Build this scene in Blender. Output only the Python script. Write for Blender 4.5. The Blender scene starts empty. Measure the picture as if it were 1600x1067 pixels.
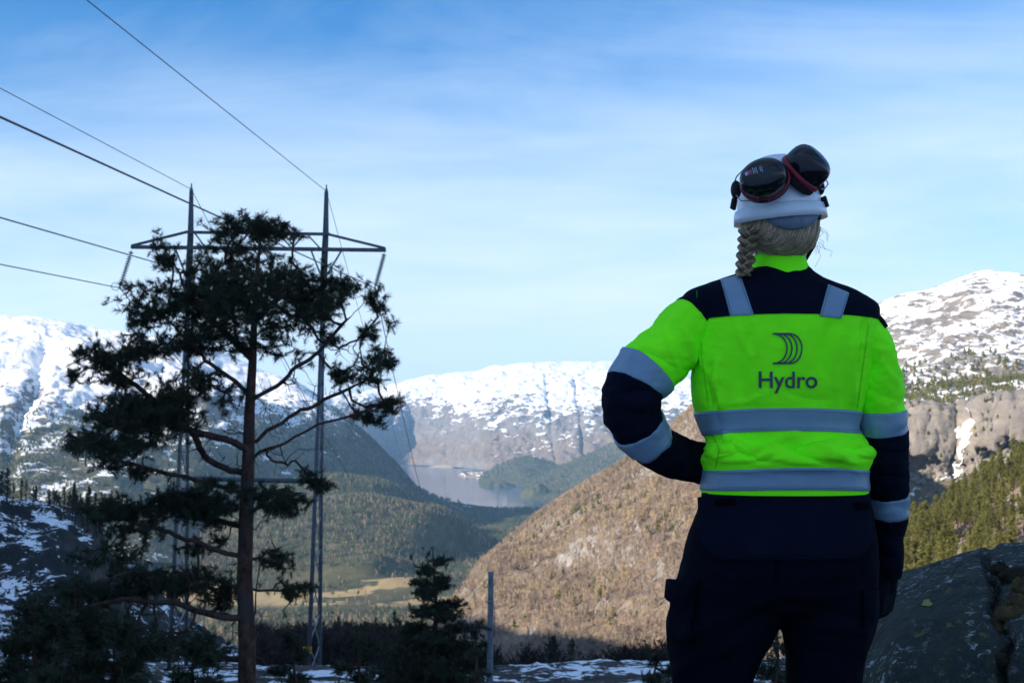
import bpy, bmesh, math, random
import numpy as np
from mathutils import Vector, Matrix
from mathutils.bvhtree import BVHTree

random.seed(7)
rng = np.random.default_rng(11)
S = bpy.context.scene
COL = S.collection
R = math.radians

# ------------------------------------------------------------------ camera
FPX = 2000.0                       # focal length in pixels of a 1600 px wide frame
CAM = Vector((0.0, 0.0, 1.2))
PITCH = math.atan(126.5 / FPX)
cd = bpy.data.cameras.new('camera'); cam = bpy.data.objects.new('camera', cd); COL.objects.link(cam)
cam.location = CAM
cam.rotation_euler = (math.pi / 2 + PITCH, 0, 0)
cd.sensor_width = 36.0
cd.lens = 36.0 * FPX / 1600.0
cd.clip_start = 0.05
cd.clip_end = 60000
cd.dof.use_dof = True
cd.dof.focus_distance = 2.62
cd.dof.aperture_fstop = 17.0
S.camera = cam

# ------------------------------------------------------------------ sky, sun, exposure
SUN_EL = R(24.0)
SUN_H = Vector((-0.88, -0.475)).normalized()      # horizontal direction towards the sun
SUN_DIR = Vector((SUN_H.x * math.cos(SUN_EL), SUN_H.y * math.cos(SUN_EL), math.sin(SUN_EL)))
W = bpy.data.worlds.new('World'); S.world = W; W.use_nodes = True
wt = W.node_tree; wn = wt.nodes; wl = wt.links
wn.clear()
def wnode(t, **k):
    n = wn.new(t)
    for a, b in k.items(): setattr(n, a, b)
    return n
sky = wnode('ShaderNodeTexSky', sky_type='NISHITA', sun_disc=False)
sky.sun_elevation = SUN_EL
sky.sun_rotation = math.atan2(SUN_H.x, SUN_H.y) % (2 * math.pi)
sky.altitude = 300.0; sky.air_density = 1.0; sky.dust_density = 0.25; sky.ozone_density = 2.2
# thin cirrus: noise on a flat layer high above (direction divided by its height)
tc = wnode('ShaderNodeTexCoord')
sep = wnode('ShaderNodeSeparateXYZ'); wl.new(tc.outputs['Generated'], sep.inputs[0])
zc = wnode('ShaderNodeMath', operation='MAXIMUM'); wl.new(sep.outputs['Z'], zc.inputs[0]); zc.inputs[1].default_value = 0.0
zc2 = wnode('ShaderNodeMath', operation='ADD'); wl.new(zc.outputs[0], zc2.inputs[0]); zc2.inputs[1].default_value = 0.24
dx = wnode('ShaderNodeMath', operation='DIVIDE'); wl.new(sep.outputs['X'], dx.inputs[0]); wl.new(zc2.outputs[0], dx.inputs[1])
dy = wnode('ShaderNodeMath', operation='DIVIDE'); wl.new(sep.outputs['Y'], dy.inputs[0]); wl.new(zc2.outputs[0], dy.inputs[1])
cmb = wnode('ShaderNodeCombineXYZ'); wl.new(dx.outputs[0], cmb.inputs[0]); wl.new(dy.outputs[0], cmb.inputs[1])
mp = wnode('ShaderNodeMapping'); wl.new(cmb.outputs[0], mp.inputs[0])
mp.inputs['Rotation'].default_value = (0, 0, R(24)); mp.inputs['Scale'].default_value = (0.75, 1.15, 1)
mp.inputs['Location'].default_value = (3.1, 1.7, 0)
n1 = wnode('ShaderNodeTexNoise'); wl.new(mp.outputs[0], n1.inputs['Vector'])
n1.inputs['Scale'].default_value = 1.15; n1.inputs['Detail'].default_value = 9; n1.inputs['Roughness'].default_value = 0.55; n1.inputs['Distortion'].default_value = 0.5
mp2 = wnode('ShaderNodeMapping'); wl.new(cmb.outputs[0], mp2.inputs[0]); mp2.inputs['Rotation'].default_value = (0, 0, R(30)); mp2.inputs['Scale'].default_value = (0.9, 2.4, 1)
n2 = wnode('ShaderNodeTexNoise'); wl.new(mp2.outputs[0], n2.inputs['Vector']); n2.inputs['Scale'].default_value = 1.6; n2.inputs['Detail'].default_value = 8; n2.inputs['Roughness'].default_value = 0.62; n2.inputs['Distortion'].default_value = 0.9
nm = wnode('ShaderNodeMath', operation='MULTIPLY_ADD'); wl.new(n2.outputs[0], nm.inputs[0]); nm.inputs[1].default_value = 0.30; nm.inputs[2].default_value = -0.15
ns = wnode('ShaderNodeMath', operation='ADD'); wl.new(n1.outputs[0], ns.inputs[0]); wl.new(nm.outputs[0], ns.inputs[1])
r1 = wnode('ShaderNodeMapRange'); wl.new(ns.outputs[0], r1.inputs[0])
r1.inputs[1].default_value = 0.36; r1.inputs[2].default_value = 0.76; r1.inputs[3].default_value = 0.0; r1.inputs[4].default_value = 0.58
# whitish air low over the horizon
hz = wnode('ShaderNodeMapRange', interpolation_type='SMOOTHSTEP'); wl.new(sep.outputs['Z'], hz.inputs[0])
hz.inputs[1].default_value = -0.02; hz.inputs[2].default_value = 0.33; hz.inputs[3].default_value = 0.74; hz.inputs[4].default_value = 0.0
mx = wnode('ShaderNodeMath', operation='ADD', use_clamp=True); wl.new(r1.outputs[0], mx.inputs[0]); wl.new(hz.outputs[0], mx.inputs[1])
mix = wnode('ShaderNodeMix', data_type='RGBA'); wl.new(mx.outputs[0], mix.inputs[0])
hsv = wnode('ShaderNodeHueSaturation'); wl.new(sky.outputs[0], hsv.inputs['Color']); hsv.inputs['Saturation'].default_value = 1.5; hsv.inputs['Value'].default_value = 0.95; hsv.inputs['Saturation'].default_value = 1.44
tint = wnode('ShaderNodeMix', data_type='RGBA', blend_type='MULTIPLY'); tint.inputs[0].default_value = 1.0; wl.new(hsv.outputs[0], tint.inputs[6]); tint.inputs[7].default_value = (0.92, 0.96, 1.08, 1)
wl.new(tint.outputs[2], mix.inputs[6])
CLOUD_COL = (5.3, 6.1, 7.1, 1)
mix.inputs[7].default_value = CLOUD_COL
bg = wnode('ShaderNodeBackground'); wl.new(mix.outputs[2], bg.inputs[0]); bg.inputs[1].default_value = 0.10
wo = wnode('ShaderNodeOutputWorld'); wl.new(bg.outputs[0], wo.inputs[0])

sl = bpy.data.lights.new('sun', 'SUN'); so = bpy.data.objects.new('sun', sl); COL.objects.link(so)
sl.energy = 5.0; sl.angle = R(0.53); sl.color = (1.0, 0.88, 0.72)
so.rotation_euler = SUN_DIR.to_track_quat('Z', 'Y').to_euler()
so.location = (-200, -150, 150)

S.view_settings.view_transform = 'Standard'; S.view_settings.look = 'None'
S.view_settings.exposure = 0.85; S.view_settings.gamma = 1.0; S.view_settings.use_curve_mapping = False
S.cycles.use_denoising = True
S.cycles.max_bounces = 6; S.cycles.diffuse_bounces = 3; S.cycles.glossy_bounces = 3
S.cycles.transmission_bounces = 4; S.cycles.volume_bounces = 1; S.cycles.transparent_max_bounces = 4
S.cycles.sample_clamp_indirect = 4.0

# ------------------------------------------------------------------ helpers
_fw = Vector((0, math.cos(PITCH), math.sin(PITCH))); _up = Vector((0, -math.sin(PITCH), math.cos(PITCH)))
def P(px, py, d):
    """world point seen at pixel (px,py) of the 1600x1067 photograph, at ground distance y = d"""
    v = Vector(((px - 800.0) / FPX, 0, 0)) + _fw + _up * ((533.5 - py) / FPX)
    t = d / v.y
    return CAM + v * t

def _hash(ix, iy, iz, seed):
    h = (ix.astype(np.int64) * 374761393 + iy.astype(np.int64) * 668265263 + iz.astype(np.int64) * 2147483647 + seed * 1274126177) & 0xffffffff
    h = ((h ^ (h >> 13)) * 1274126177) & 0xffffffff
    h = (h ^ (h >> 16)) & 0xffffffff
    return h
_G = rng.normal(size=(256, 3)); _G /= np.linalg.norm(_G, axis=1)[:, None]
def perlin(p, seed=0):
    p = np.asarray(p, float); f = np.floor(p); i = f.astype(np.int64); t = p - f
    w = t * t * t * (t * (t * 6 - 15) + 10)
    out = 0.0
    for a in (0, 1):
        for b in (0, 1):
            for c in (0, 1):
                g = _G[_hash(i[:, 0] + a, i[:, 1] + b, i[:, 2] + c, seed) & 255]
                d = (g * (t - np.array([a, b, c]))).sum(1)
                out = out + d * (w[:, 0] if a else 1 - w[:, 0]) * (w[:, 1] if b else 1 - w[:, 1]) * (w[:, 2] if c else 1 - w[:, 2])
    return out * 1.6
def fbm(p, oct=5, gain=0.5, seed=0, ridged=False):
    p = np.asarray(p, float); s = 0; a = 1.0; tot = 0
    for k in range(oct):
        n = perlin(p * 2.0 ** k + 17.3 * k, seed + k)
        if ridged: n = 1 - 2 * np.abs(n)
        s = s + a * n; tot += a; a *= gain
    return s / tot

def mesh_obj(name, verts, faces, mat=None, parent=None, smooth=True):
    me = bpy.data.meshes.new(name)
    me.from_pydata([tuple(v) for v in verts] if not isinstance(verts, np.ndarray) else verts.tolist(), [], faces if isinstance(faces, list) else faces.tolist())
    if smooth: me.polygons.foreach_set('use_smooth', [True] * len(me.polygons))
    me.update()
    o = bpy.data.objects.new(name, me); COL.objects.link(o)
    if mat: me.materials.append(mat)
    if parent is not None: o.parent = parent
    return o
def empty(name, loc=(0, 0, 0), rz=0.0):
    o = bpy.data.objects.new(name, None); COL.objects.link(o); o.location = loc; o.rotation_euler = (0, 0, rz); o.empty_display_size = 0.1
    return o
def tag(o, label=None, cat=None, group=None, kind=None):
    if label: o['label'] = label
    if cat: o['category'] = cat
    if group: o['group'] = group
    if kind: o['kind'] = kind
    return o
def copy_tree(o, parent=None):
    c = o.copy(); COL.objects.link(c); c.parent = parent
    for ch in o.children: copy_tree(ch, c)
    return c

class MB:
    """collects shapes into one mesh"""
    def __init__(s): s.v = []; s.f = []
    def add(s, v, f):
        n = len(s.v); s.v.extend([tuple(a) for a in v]); s.f.extend([tuple(i + n for i in q) for q in f])
    def box(s, c, size, rot=None):
        c = Vector(c); m = rot if rot is not None else Matrix.Identity(3)
        h = Vector(size) / 2
        v = [c + m @ Vector((sx * h.x, sy * h.y, sz * h.z)) for sx in (-1, 1) for sy in (-1, 1) for sz in (-1, 1)]
        s.add(v, [(0, 1, 3, 2), (4, 6, 7, 5), (0, 4, 5, 1), (2, 3, 7, 6), (0, 2, 6, 4), (1, 5, 7, 3)])
    def bar(s, a, b, w, h=None, up=(0, 0, 1)):
        a = Vector(a); b = Vector(b); d = (b - a); L = d.length
        if L < 1e-9: return
        d /= L; u = Vector(up)
        if abs(d.dot(u)) > 0.98: u = Vector((0, 1, 0))
        x = d.cross(u).normalized(); z = x.cross(d)
        m = Matrix((x, d, z)).transposed()
        s.box((a + b) / 2, (w, L, h or w), m)
    def tube(s, pts, rad, n=8, cap=True):
        pts = [Vector(p) for p in pts]
        if not hasattr(rad, '__len__'): rad = [rad] * len(pts)
        base = len(s.v); ref = None
        for k, p in enumerate(pts):
            d = (pts[min(k + 1, len(pts) - 1)] - pts[max(k - 1, 0)])
            d = d.normalized() if d.length > 1e-9 else Vector((0, 0, 1))
            if ref is None:
                ref = d.orthogonal().normalized()
            x = (ref - d * ref.dot(d))
            x = x.normalized() if x.length > 1e-6 else d.orthogonal().normalized()
            ref = x; y = d.cross(x)
            for j in range(n):
                a = 2 * math.pi * j / n
                s.v.append(tuple(p + (x * math.cos(a) + y * math.sin(a)) * rad[k]))
        for k in range(len(pts) - 1):
            for j in range(n):
                a = base + k * n + j; b = base + k * n + (j + 1) % n
                s.f.append((a, b, b + n, a + n))
        if cap:
            s.f.append(tuple(base + j for j in range(n - 1, -1, -1)))
            s.f.append(tuple(base + (len(pts) - 1) * n + j for j in range(n)))
    def lathe(s, prof, n=24, mat=None, sx=1.0, sy=1.0):
        """prof: list of (r, z); mat: 4x4"""
        m = mat or Matrix.Identity(4); base = len(s.v)
        for r, z in prof:
            for j in range(n):
                a = 2 * math.pi * j / n
                s.v.append(tuple(m @ Vector((r * math.cos(a) * sx, r * math.sin(a) * sy, z))))
        for k in range(len(prof) - 1):
            for j in range(n):
                a = base + k * n + j; b = base + k * n + (j + 1) % n
                s.f.append((a, b, b + n, a + n))
        s.f.append(tuple(base + j for j in range(n - 1, -1, -1)))
        s.f.append(tuple(base + (len(prof) - 1) * n + j for j in range(n)))
    def build(s, name, mat=None, parent=None, smooth=True):
        return mesh_obj(name, s.v, s.f, mat, parent, smooth)

# ------------------------------------------------------------------ materials
def new_mat(name):
    m = bpy.data.materials.new(name); m.use_nodes = True
    nt = m.node_tree; b = nt.nodes['Principled BSDF']
    return m, nt, b
def N(nt, t, ins=None, **k):
    n = nt.nodes.new(t)
    for a, b in k.items(): setattr(n, a, b)
    if ins:
        for a, b in ins.items():
            if hasattr(b, 'is_output') or isinstance(b, bpy.types.NodeSocket): nt.links.new(b, n.inputs[a])
            else: n.inputs[a].default_value = b
    return n
def noise(nt, vec, scale, detail=5, rough=0.55, dist=0.0, stretch=None):
    if stretch:
        vec = N(nt, 'ShaderNodeMapping', {'Vector': vec, 'Scale': stretch}).outputs[0]
    return N(nt, 'ShaderNodeTexNoise', {'Vector': vec, 'Scale': scale, 'Detail': detail, 'Roughness': rough, 'Distortion': dist}).outputs[0]
def ramp(nt, fac, stops, interp='LINEAR'):
    n = N(nt, 'ShaderNodeValToRGB', {'Fac': fac}); cr = n.color_ramp; cr.interpolation = interp
    while len(cr.elements) < len(stops): cr.elements.new(0.5)
    for e, (p, c) in zip(cr.elements, stops):
        e.position = p; e.color = (*c, 1) if len(c) == 3 else c
    return n.outputs[0]
def mixc(nt, fac, a, b, mode='MIX'):
    n = N(nt, 'ShaderNodeMix', data_type='RGBA', blend_type=mode)
    for idx, v in ((0, fac), (6, a), (7, b)):
        if isinstance(v, bpy.types.NodeSocket): nt.links.new(v, n.inputs[idx])
        elif isinstance(v, (tuple, list)): n.inputs[idx].default_value = (*v, 1) if len(v) == 3 else v
        else: n.inputs[idx].default_value = v
    return n.outputs[2]
def math_(nt, op, a, b=0.0, c=None, clamp=False):
    n = N(nt, 'ShaderNodeMath', operation=op, use_clamp=clamp)
    for i, v in enumerate((a, b) if c is None else (a, b, c)):
        if isinstance(v, bpy.types.NodeSocket): nt.links.new(v, n.inputs[i])
        else: n.inputs[i].default_value = v
    return n.outputs[0]
def maprange(nt, v, a, b, c=0.0, d=1.0, smooth=True):
    return N(nt, 'ShaderNodeMapRange', {0: v, 1: a, 2: b, 3: c, 4: d}, interpolation_type='SMOOTHSTEP' if smooth else 'LINEAR').outputs[0]
def bump(nt, bsdf, h, strength=0.3, dist=0.01):
    n = N(nt, 'ShaderNodeBump', {'Height': h, 'Strength': strength, 'Distance': dist})
    nt.links.new(n.outputs[0], bsdf.inputs['Normal'])
def simple(name, col, rough=0.6, spec=0.3, nscale=None, namp=0.25, bumps=None, metal=0.0, coord='Object'):
    m, nt, b = new_mat(name)
    b.inputs['Roughness'].default_value = rough; b.inputs['Specular IOR Level'].default_value = spec; b.inputs['Metallic'].default_value = metal
    if nscale:
        t = N(nt, 'ShaderNodeTexCoord').outputs[coord]
        f = noise(nt, t, nscale, 6, 0.6)
        lo = tuple(c * (1 - namp) for c in col); hi = tuple(min(1, c * (1 + namp)) for c in col)
        nt.links.new(ramp(nt, f, [(0.3, lo), (0.7, hi)]), b.inputs['Base Color'])
        if bumps: bump(nt, b, noise(nt, t, bumps[0], 5, 0.6), bumps[1], bumps[2])
    else:
        b.inputs['Base Color'].default_value = (*col, 1)
    return m

# ------------------------------------------------------------------ terrain materials
def mat_mountain(name, snow_z, snow_dz, rock, forest, forest_z=(-400, -380), snow_noise=1.0, scale=1.0, steep=0.62, steep_k=1.6, snow_col=(0.86, 0.87, 0.88), green_bias=0.0):
    m, nt, b = new_mat(name)
    g = N(nt, 'ShaderNodeNewGeometry')
    pos = g.outputs['Position']; sx = N(nt, 'ShaderNodeSeparateXYZ', {0: pos}); z = sx.outputs['Z']
    nz = N(nt, 'ShaderNodeSeparateXYZ', {0: g.outputs['Normal']}).outputs['Z']
    nA = noise(nt, pos, 0.0035 / scale, 6, 0.6)
    nB = noise(nt, pos, 0.022 / scale, 6, 0.68)
    nC = noise(nt, pos, 0.011 / scale, 8, 0.7, 0.6, (1, 1, 2.4))
    a = maprange(nt, z, snow_z - snow_dz, snow_z + snow_dz, -1.0, 1.0, False)
    s = math_(nt, 'ADD', a, math_(nt, 'MULTIPLY', math_(nt, 'SUBTRACT', nz, steep), steep_k))
    s = math_(nt, 'ADD', s, math_(nt, 'MULTIPLY', math_(nt, 'SUBTRACT', nA, 0.5), 2.0 * snow_noise))
    s = math_(nt, 'ADD', s, math_(nt, 'MULTIPLY', math_(nt, 'SUBTRACT', nB, 0.5), 3.2 * snow_noise))
    s = math_(nt, 'ADD', s, math_(nt, 'MULTIPLY', math_(nt, 'SUBTRACT', nC, 0.5), 2.6 * snow_noise))
    snow = maprange(nt, s, -0.12, 0.22)
    rk = ramp(nt, nC, [(0.25, rock[0]), (0.5, rock[1]), (0.75, rock[2])])
    fr = ramp(nt, noise(nt, pos, 0.05 / scale, 5, 0.7), [(0.3, forest[0]), (0.5, forest[1]), (0.72, forest[2])])
    fm = math_(nt, 'ADD', maprange(nt, z, forest_z[0], forest_z[1], 1.0, 0.0), math_(nt, 'MULTIPLY', math_(nt, 'SUBTRACT', noise(nt, pos, 0.006 / scale, 5, 0.65), 0.5 - green_bias), 1.6))
    fm = math_(nt, 'ADD', fm, math_(nt, 'MULTIPLY', math_(nt, 'SUBTRACT', nz, steep - 0.05), 1.3))
    fm = maprange(nt, fm, 0.3, 0.75)
    c = mixc(nt, fm, rk, fr)
    c = mixc(nt, snow, c, snow_col)
    nt.links.new(c, b.inputs['Base Color'])
    b.inputs['Roughness'].default_value = 0.85; b.inputs['Specular IOR Level'].default_value = 0.1
    bump(nt, b, math_(nt, 'ADD', nB, nC), 0.55, 14 * scale)
    return m

ROCK = ((0.10, 0.095, 0.10), (0.19, 0.175, 0.165), (0.30, 0.27, 0.24))
BIRCH = ((0.12, 0.095, 0.075), (0.19, 0.15, 0.115), (0.26, 0.21, 0.15))
PINE = ((0.045, 0.055, 0.035), (0.075, 0.085, 0.05), (0.13, 0.12, 0.075))
MIXW = ((0.05, 0.065, 0.03), (0.11, 0.105, 0.06), (0.19, 0.16, 0.11))

def resample(row, nu):
    a = np.array([tuple(P(*q)) for q in row]); px = np.array([q[0] for q in row], float)
    s = (px - px[0]) / (px[-1] - px[0]); t = np.linspace(0, 1, nu)
    # Catmull-like smooth interpolation over s
    out = np.stack([np.interp(t, s, a[:, k]) for k in range(3)], 1)
    k = max(3, nu // 60) | 1; ker = np.hanning(k + 2)[1:-1]; ker /= ker.sum()
    pad = np.pad(out, ((k // 2, k // 2), (0, 0)), mode='reflect', reflect_type='odd')
    return np.stack([np.convolve(pad[:, j], ker, 'valid') for j in range(3)], 1)
def loft_grid(rows, nu, nv, vpos=None, back=None):
    """rows of guide polylines (pixel, pixel, distance) from foot to crest -> grid of points; back = (run, drop) beyond the crest"""
    Rr = [resample(r, nu) for r in rows]
    if back:
        run, drop = back
        Rr.append(Rr[-1] + np.array([0, run * 0.4, -drop * 0.3])); Rr.append(Rr[-2] + np.array([0, run, -drop]))
    A = np.array(Rr); n = len(A)
    vp = np.array(vpos if vpos is not None else np.linspace(0, 1, n), float)
    if back and vpos is not None: vp = np.concatenate([np.array(vpos) * 0.82, [0.9, 1.0]])
    t = np.linspace(0, 1, nv)
    # monotone cubic per coordinate (finite-difference tangents)
    tang = np.zeros_like(A)
    for i in range(n):
        lo, hi = max(0, i - 1), min(n - 1, i + 1)
        tang[i] = (A[hi] - A[lo]) / (vp[hi] - vp[lo])
    G = np.zeros((nv, nu, 3))
    for k, tv in enumerate(t):
        i = min(max(np.searchsorted(vp, tv, 'right') - 1, 0), n - 2)
        h = vp[i + 1] - vp[i]; q = (tv - vp[i]) / h
        G[k] = (2*q**3 - 3*q*q + 1) * A[i] + (q**3 - 2*q*q + q) * h * tang[i] * 0.7 + (-2*q**3 + 3*q*q) * A[i + 1] + (q**3 - q*q) * h * tang[i + 1] * 0.7
    return G
def grid_normals(G):
    du = np.gradient(G, axis=1); dv = np.gradient(G, axis=0)
    n = np.cross(du, dv); n /= np.linalg.norm(n, axis=2)[:, :, None] + 1e-9
    n *= np.sign(n[:, :, 2:3] + 1e-9)
    return n
def grid_obj(name, G, mat, kind='structure'):
    nv, nu = G.shape[:2]
    i = np.arange((nv - 1) * (nu - 1)); r = i // (nu - 1); c = i % (nu - 1); a = r * nu + c
    F = np.stack([a, a + 1, a + nu + 1, a + nu], 1)
    me = bpy.data.meshes.new(name)
    V = G.reshape(-1, 3)
    me.vertices.add(len(V)); me.vertices.foreach_set('co', V.astype(np.float32).ravel())
    me.loops.add(F.size); me.loops.foreach_set('vertex_index', F.astype(np.int32).ravel())
    me.polygons.add(len(F)); me.polygons.foreach_set('loop_start', np.arange(0, F.size, 4, dtype=np.int32)); me.polygons.foreach_set('loop_total', np.full(len(F), 4, np.int32))
    me.polygons.foreach_set('use_smooth', np.ones(len(F), bool))
    me.update(calc_edges=True); me.validate()
    o = bpy.data.objects.new(name, me); COL.objects.link(o)
    if mat: me.materials.append(mat)
    tag(o, kind=kind)
    return o
def roughen(G, size, amp, seed=0, ridged=True, oct=6, gain=0.5, edge=None, stretch=(1, 1, 1), vert=0.5):
    nv, nu = G.shape[:2]
    n = grid_normals(G); n = n * (1 - vert) + np.array([0, 0, 1.0]) * vert
    d = fbm(G.reshape(-1, 3) / size * np.array(stretch), oct, gain, seed, ridged).reshape(nv, nu)
    a = amp if edge is None else amp * edge.reshape(nv, 1) if edge.ndim == 1 else amp * edge
    return G + n * (d * a)[:, :, None]

LAKE_Z = -320.0
# ---- far mountain beyond the lake
fm_rows = [
    [(430, 737, 8900), (560, 730, 9300), (640, 727, 9600), (700, 729, 9300), (760, 735, 8600), (830, 739, 8300), (950, 742, 8000), (1150, 745, 7800), (1450, 748, 7600)],
    [(430, 700, 9150), (560, 700, 9500), (640, 700, 9850), (700, 700, 9600), (760, 706, 8900), (830, 709, 8700), (950, 700, 8400), (1150, 705, 8200), (1450, 710, 8000)],
    [(430, 645, 9500), (560, 640, 9800), (640, 645, 10150), (700, 648, 10000), (760, 650, 9400), (830, 650, 9200), (950, 652, 9000), (1150, 655, 8800), (1450, 670, 8500)],
    [(430, 655, 10000), (560, 628, 10400), (620, 612, 10700), (690, 604, 10800), (760, 606, 10500), (830, 604, 10300), (950, 606, 10000), (1100, 620, 9700), (1450, 650, 9400)],
    [(430, 650, 11600), (560, 628, 11600), (620, 609, 11600), (660, 599, 11600), (690, 594, 11600), (740, 588, 11600), (775, 575, 11600), (830, 570, 11600), (880, 571, 11600), (940, 568, 11600), (1000, 576, 11600), (1060, 592, 11600), (1150, 610, 11600), (1450, 640, 11600)]]
G = loft_grid(fm_rows, 560, 300, [0, .22, .48, .72, 1.0], back=(2500, 600))
ed = np.interp(np.linspace(0, 1, 300), [0, .05, .3, .6, .80, .85, 1], [0.05, .5, 1, .7, .28, .25, .4])
G = roughen(G, 800, 135, 3, True, 7, 0.6, ed, (1, .8, 0.8))
# gullies running down the face
nv, nu = G.shape[:2]
for gx, wdt, dep in ((602, 14, 130), (858, 3, 22), (903, 3.5, 26)):
    pxs = 800 + G[:, :, 0] / G[:, :, 1] * FPX
    vv = np.linspace(0, 1, nv)[:, None]
    m = np.exp(-((pxs - gx - (vv - 0.4) * -30) / wdt) ** 2) * np.interp(vv, [0, .1, .3, .55, .66], [0, 1, 1, 1, 0])
    G[:, :, 2] -= m * dep
G = roughen(G, 170, 34, 9, True, 4, 0.6, np.clip(ed, .15, 1))
far_mountain = grid_obj('far_mountain', G, mat_mountain('far_mountain_rock', 110, 330, ROCK, BIRCH, (-180, 60), 1.2, 1.5, 0.76, 2.0))

# ---- hills on the far side of the lake, right of the water
h1 = loft_grid([
    [(748, 753, 6950), (775, 757, 6700), (810, 761, 6450), (850, 765, 6200), (890, 775, 5700), (960, 790, 5200)],
    [(748, 750, 7050), (775, 738, 7000), (810, 733, 6900), (850, 738, 6800), (890, 745, 6500), (960, 760, 6000)],
    [(748, 747, 7150), (775, 727, 7200), (805, 717, 7200), (835, 713, 7200), (862, 722, 7200), (885, 733, 7100), (960, 740, 7000)]], 150, 60, None, back=(500, 130))
h1 = roughen(h1, 260, 22, 21, False, 5, 0.5, np.interp(np.linspace(0, 1, 60), [0, .1, .8, 1], [0, 1, .6, .6]))
mat_hills = mat_mountain('wooded_hill', 2000, 100, BIRCH, PINE, (-330, -60), 0.6, 1.2, 0.7, 1.0, green_bias=0.02)
grid_obj('lakeside_hill', h1, mat_hills)
h2 = loft_grid([
    [(835, 783, 5300), (870, 788, 5050), (930, 800, 4700), (1010, 815, 4300), (1300, 840, 3800)],
    [(835, 765, 6000), (870, 756, 6000), (930, 742, 5800), (1010, 722, 5600), (1300, 700, 5000)],
    [(835, 752, 6900), (870, 730, 7000), (930, 702, 7200), (985, 680, 7300), (1040, 660, 7300), (1110, 640, 7300), (1300, 600, 7300)]], 220, 110, None, back=(1500, 500))
h2 = roughen(h2, 420, 42, 25, False, 5, 0.5, np.interp(np.linspace(0, 1, 110), [0, .08, .8, 1], [0, 1, .5, .5]))
grid_obj('wooded_slope', h2, mat_hills)
# small wooded islet and its neighbour in the lake
def islet(name, px, py, D, rx, ry, hgt, seed):
    c = P(px, py, D); n = 40; t = np.linspace(-1.25, 1.25, n)
    X, Y = np.meshgrid(t, t); r = np.sqrt(X ** 2 + Y ** 2)
    Z = hgt * np.clip(1 - r ** 2.2, -0.25, 1) + 9 * perlin(np.stack([X.ravel() * 3 + seed, Y.ravel() * 3, X.ravel() * 0], 1)).reshape(n, n) * (r < 1)
    return grid_obj(name, np.stack([c.x + X * rx, c.y + Y * ry, LAKE_Z + Z], 2), mat_hills)
islet('wooded_islet', 838, 775, 5550, 75, 120, 62, 1)
islet('lake_point', 778, 755, 6500, 95, 90, 26, 4)

# ---- mountain on the left, lit snow above, wood below, its right flank in its own shade
lm_rows = [
    [(-420, 900, 2300), (0, 890, 2300), (150, 890, 2350), (300, 890, 2500), (430, 845, 3200), (520, 832, 3450), (600, 828, 3700), (650, 825, 3950), (700, 822, 4100), (800, 824, 4200)],
    [(-420, 725, 3000), (0, 715, 3000), (150, 722, 3050), (300, 745, 3200), (430, 768, 3500), (520, 772, 3700), (600, 782, 3900), (650, 795, 4150), (700, 806, 4350), (800, 815, 4500)],
    [(-420, 640, 3400), (0, 630, 3400), (60, 640, 3350), (150, 640, 3400), (300, 660, 3500), (400, 690, 3650), (480, 712, 3800), (540, 728, 3950), (590, 748, 4100), (640, 772, 4300), (690, 791, 4550), (800, 808, 4650)],
    [(-420, 560, 4100), (0, 552, 4100), (90, 560, 4000), (150, 568, 3950), (300, 590, 3950), (400, 622, 3950), (470, 645, 3980), (530, 680, 4050), (580, 712, 4200), (630, 757, 4450), (690, 788, 4650), (800, 803, 4750)],
    [(-420, 490, 5000), (-150, 488, 5000), (0, 497, 5000), (60, 503, 5000), (110, 511, 4950), (150, 522, 4900), (220, 533, 4800), (300, 550, 4700), (380, 573, 4600), (455, 600, 4500), (500, 628, 4450), (540, 660, 4450), (580, 692, 4500), (620, 729, 4550), (650, 766, 4650), (690, 785, 4750), (740, 794, 4800), (800, 799, 4850)]]
G = loft_grid(lm_rows, 560, 300, [0, .2, .45, .72, 1], back=(1500, 500))
pxs = 800 + G[:, :, 0] / G[:, :, 1] * FPX
ed = np.interp(np.linspace(0, 1, 300), [0, .05, .3, .6, .80, .85, 1], [0.2, .6, 1, 1, .35, .3, .5])[:, None] * np.interp(pxs, [400, 560, 690], [1, .55, .12])
G = roughen(G, 620, 95, 33, True, 7, 0.52, ed)
vv = np.linspace(0, 1, 300)[:, None]
m = np.exp(-((pxs - (60 - (vv - .45) * -130)) / 13) ** 2) * np.interp(vv, [0, .12, .3, .5, .6], [0, .6, 1, 1, 0])
G[:, :, 2] -= m * 24
G = roughen(G, 90, 11, 39, True, 4, 0.55, np.clip(ed, .1, 1))
left_mountain = grid_obj('left_mountain', G, mat_mountain('left_mountain_rock', 20, 190, ROCK, MIXW, (-110, 60), 1.25, 0.8, 0.76, 2.2, green_bias=0.12))
LMG = G

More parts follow.
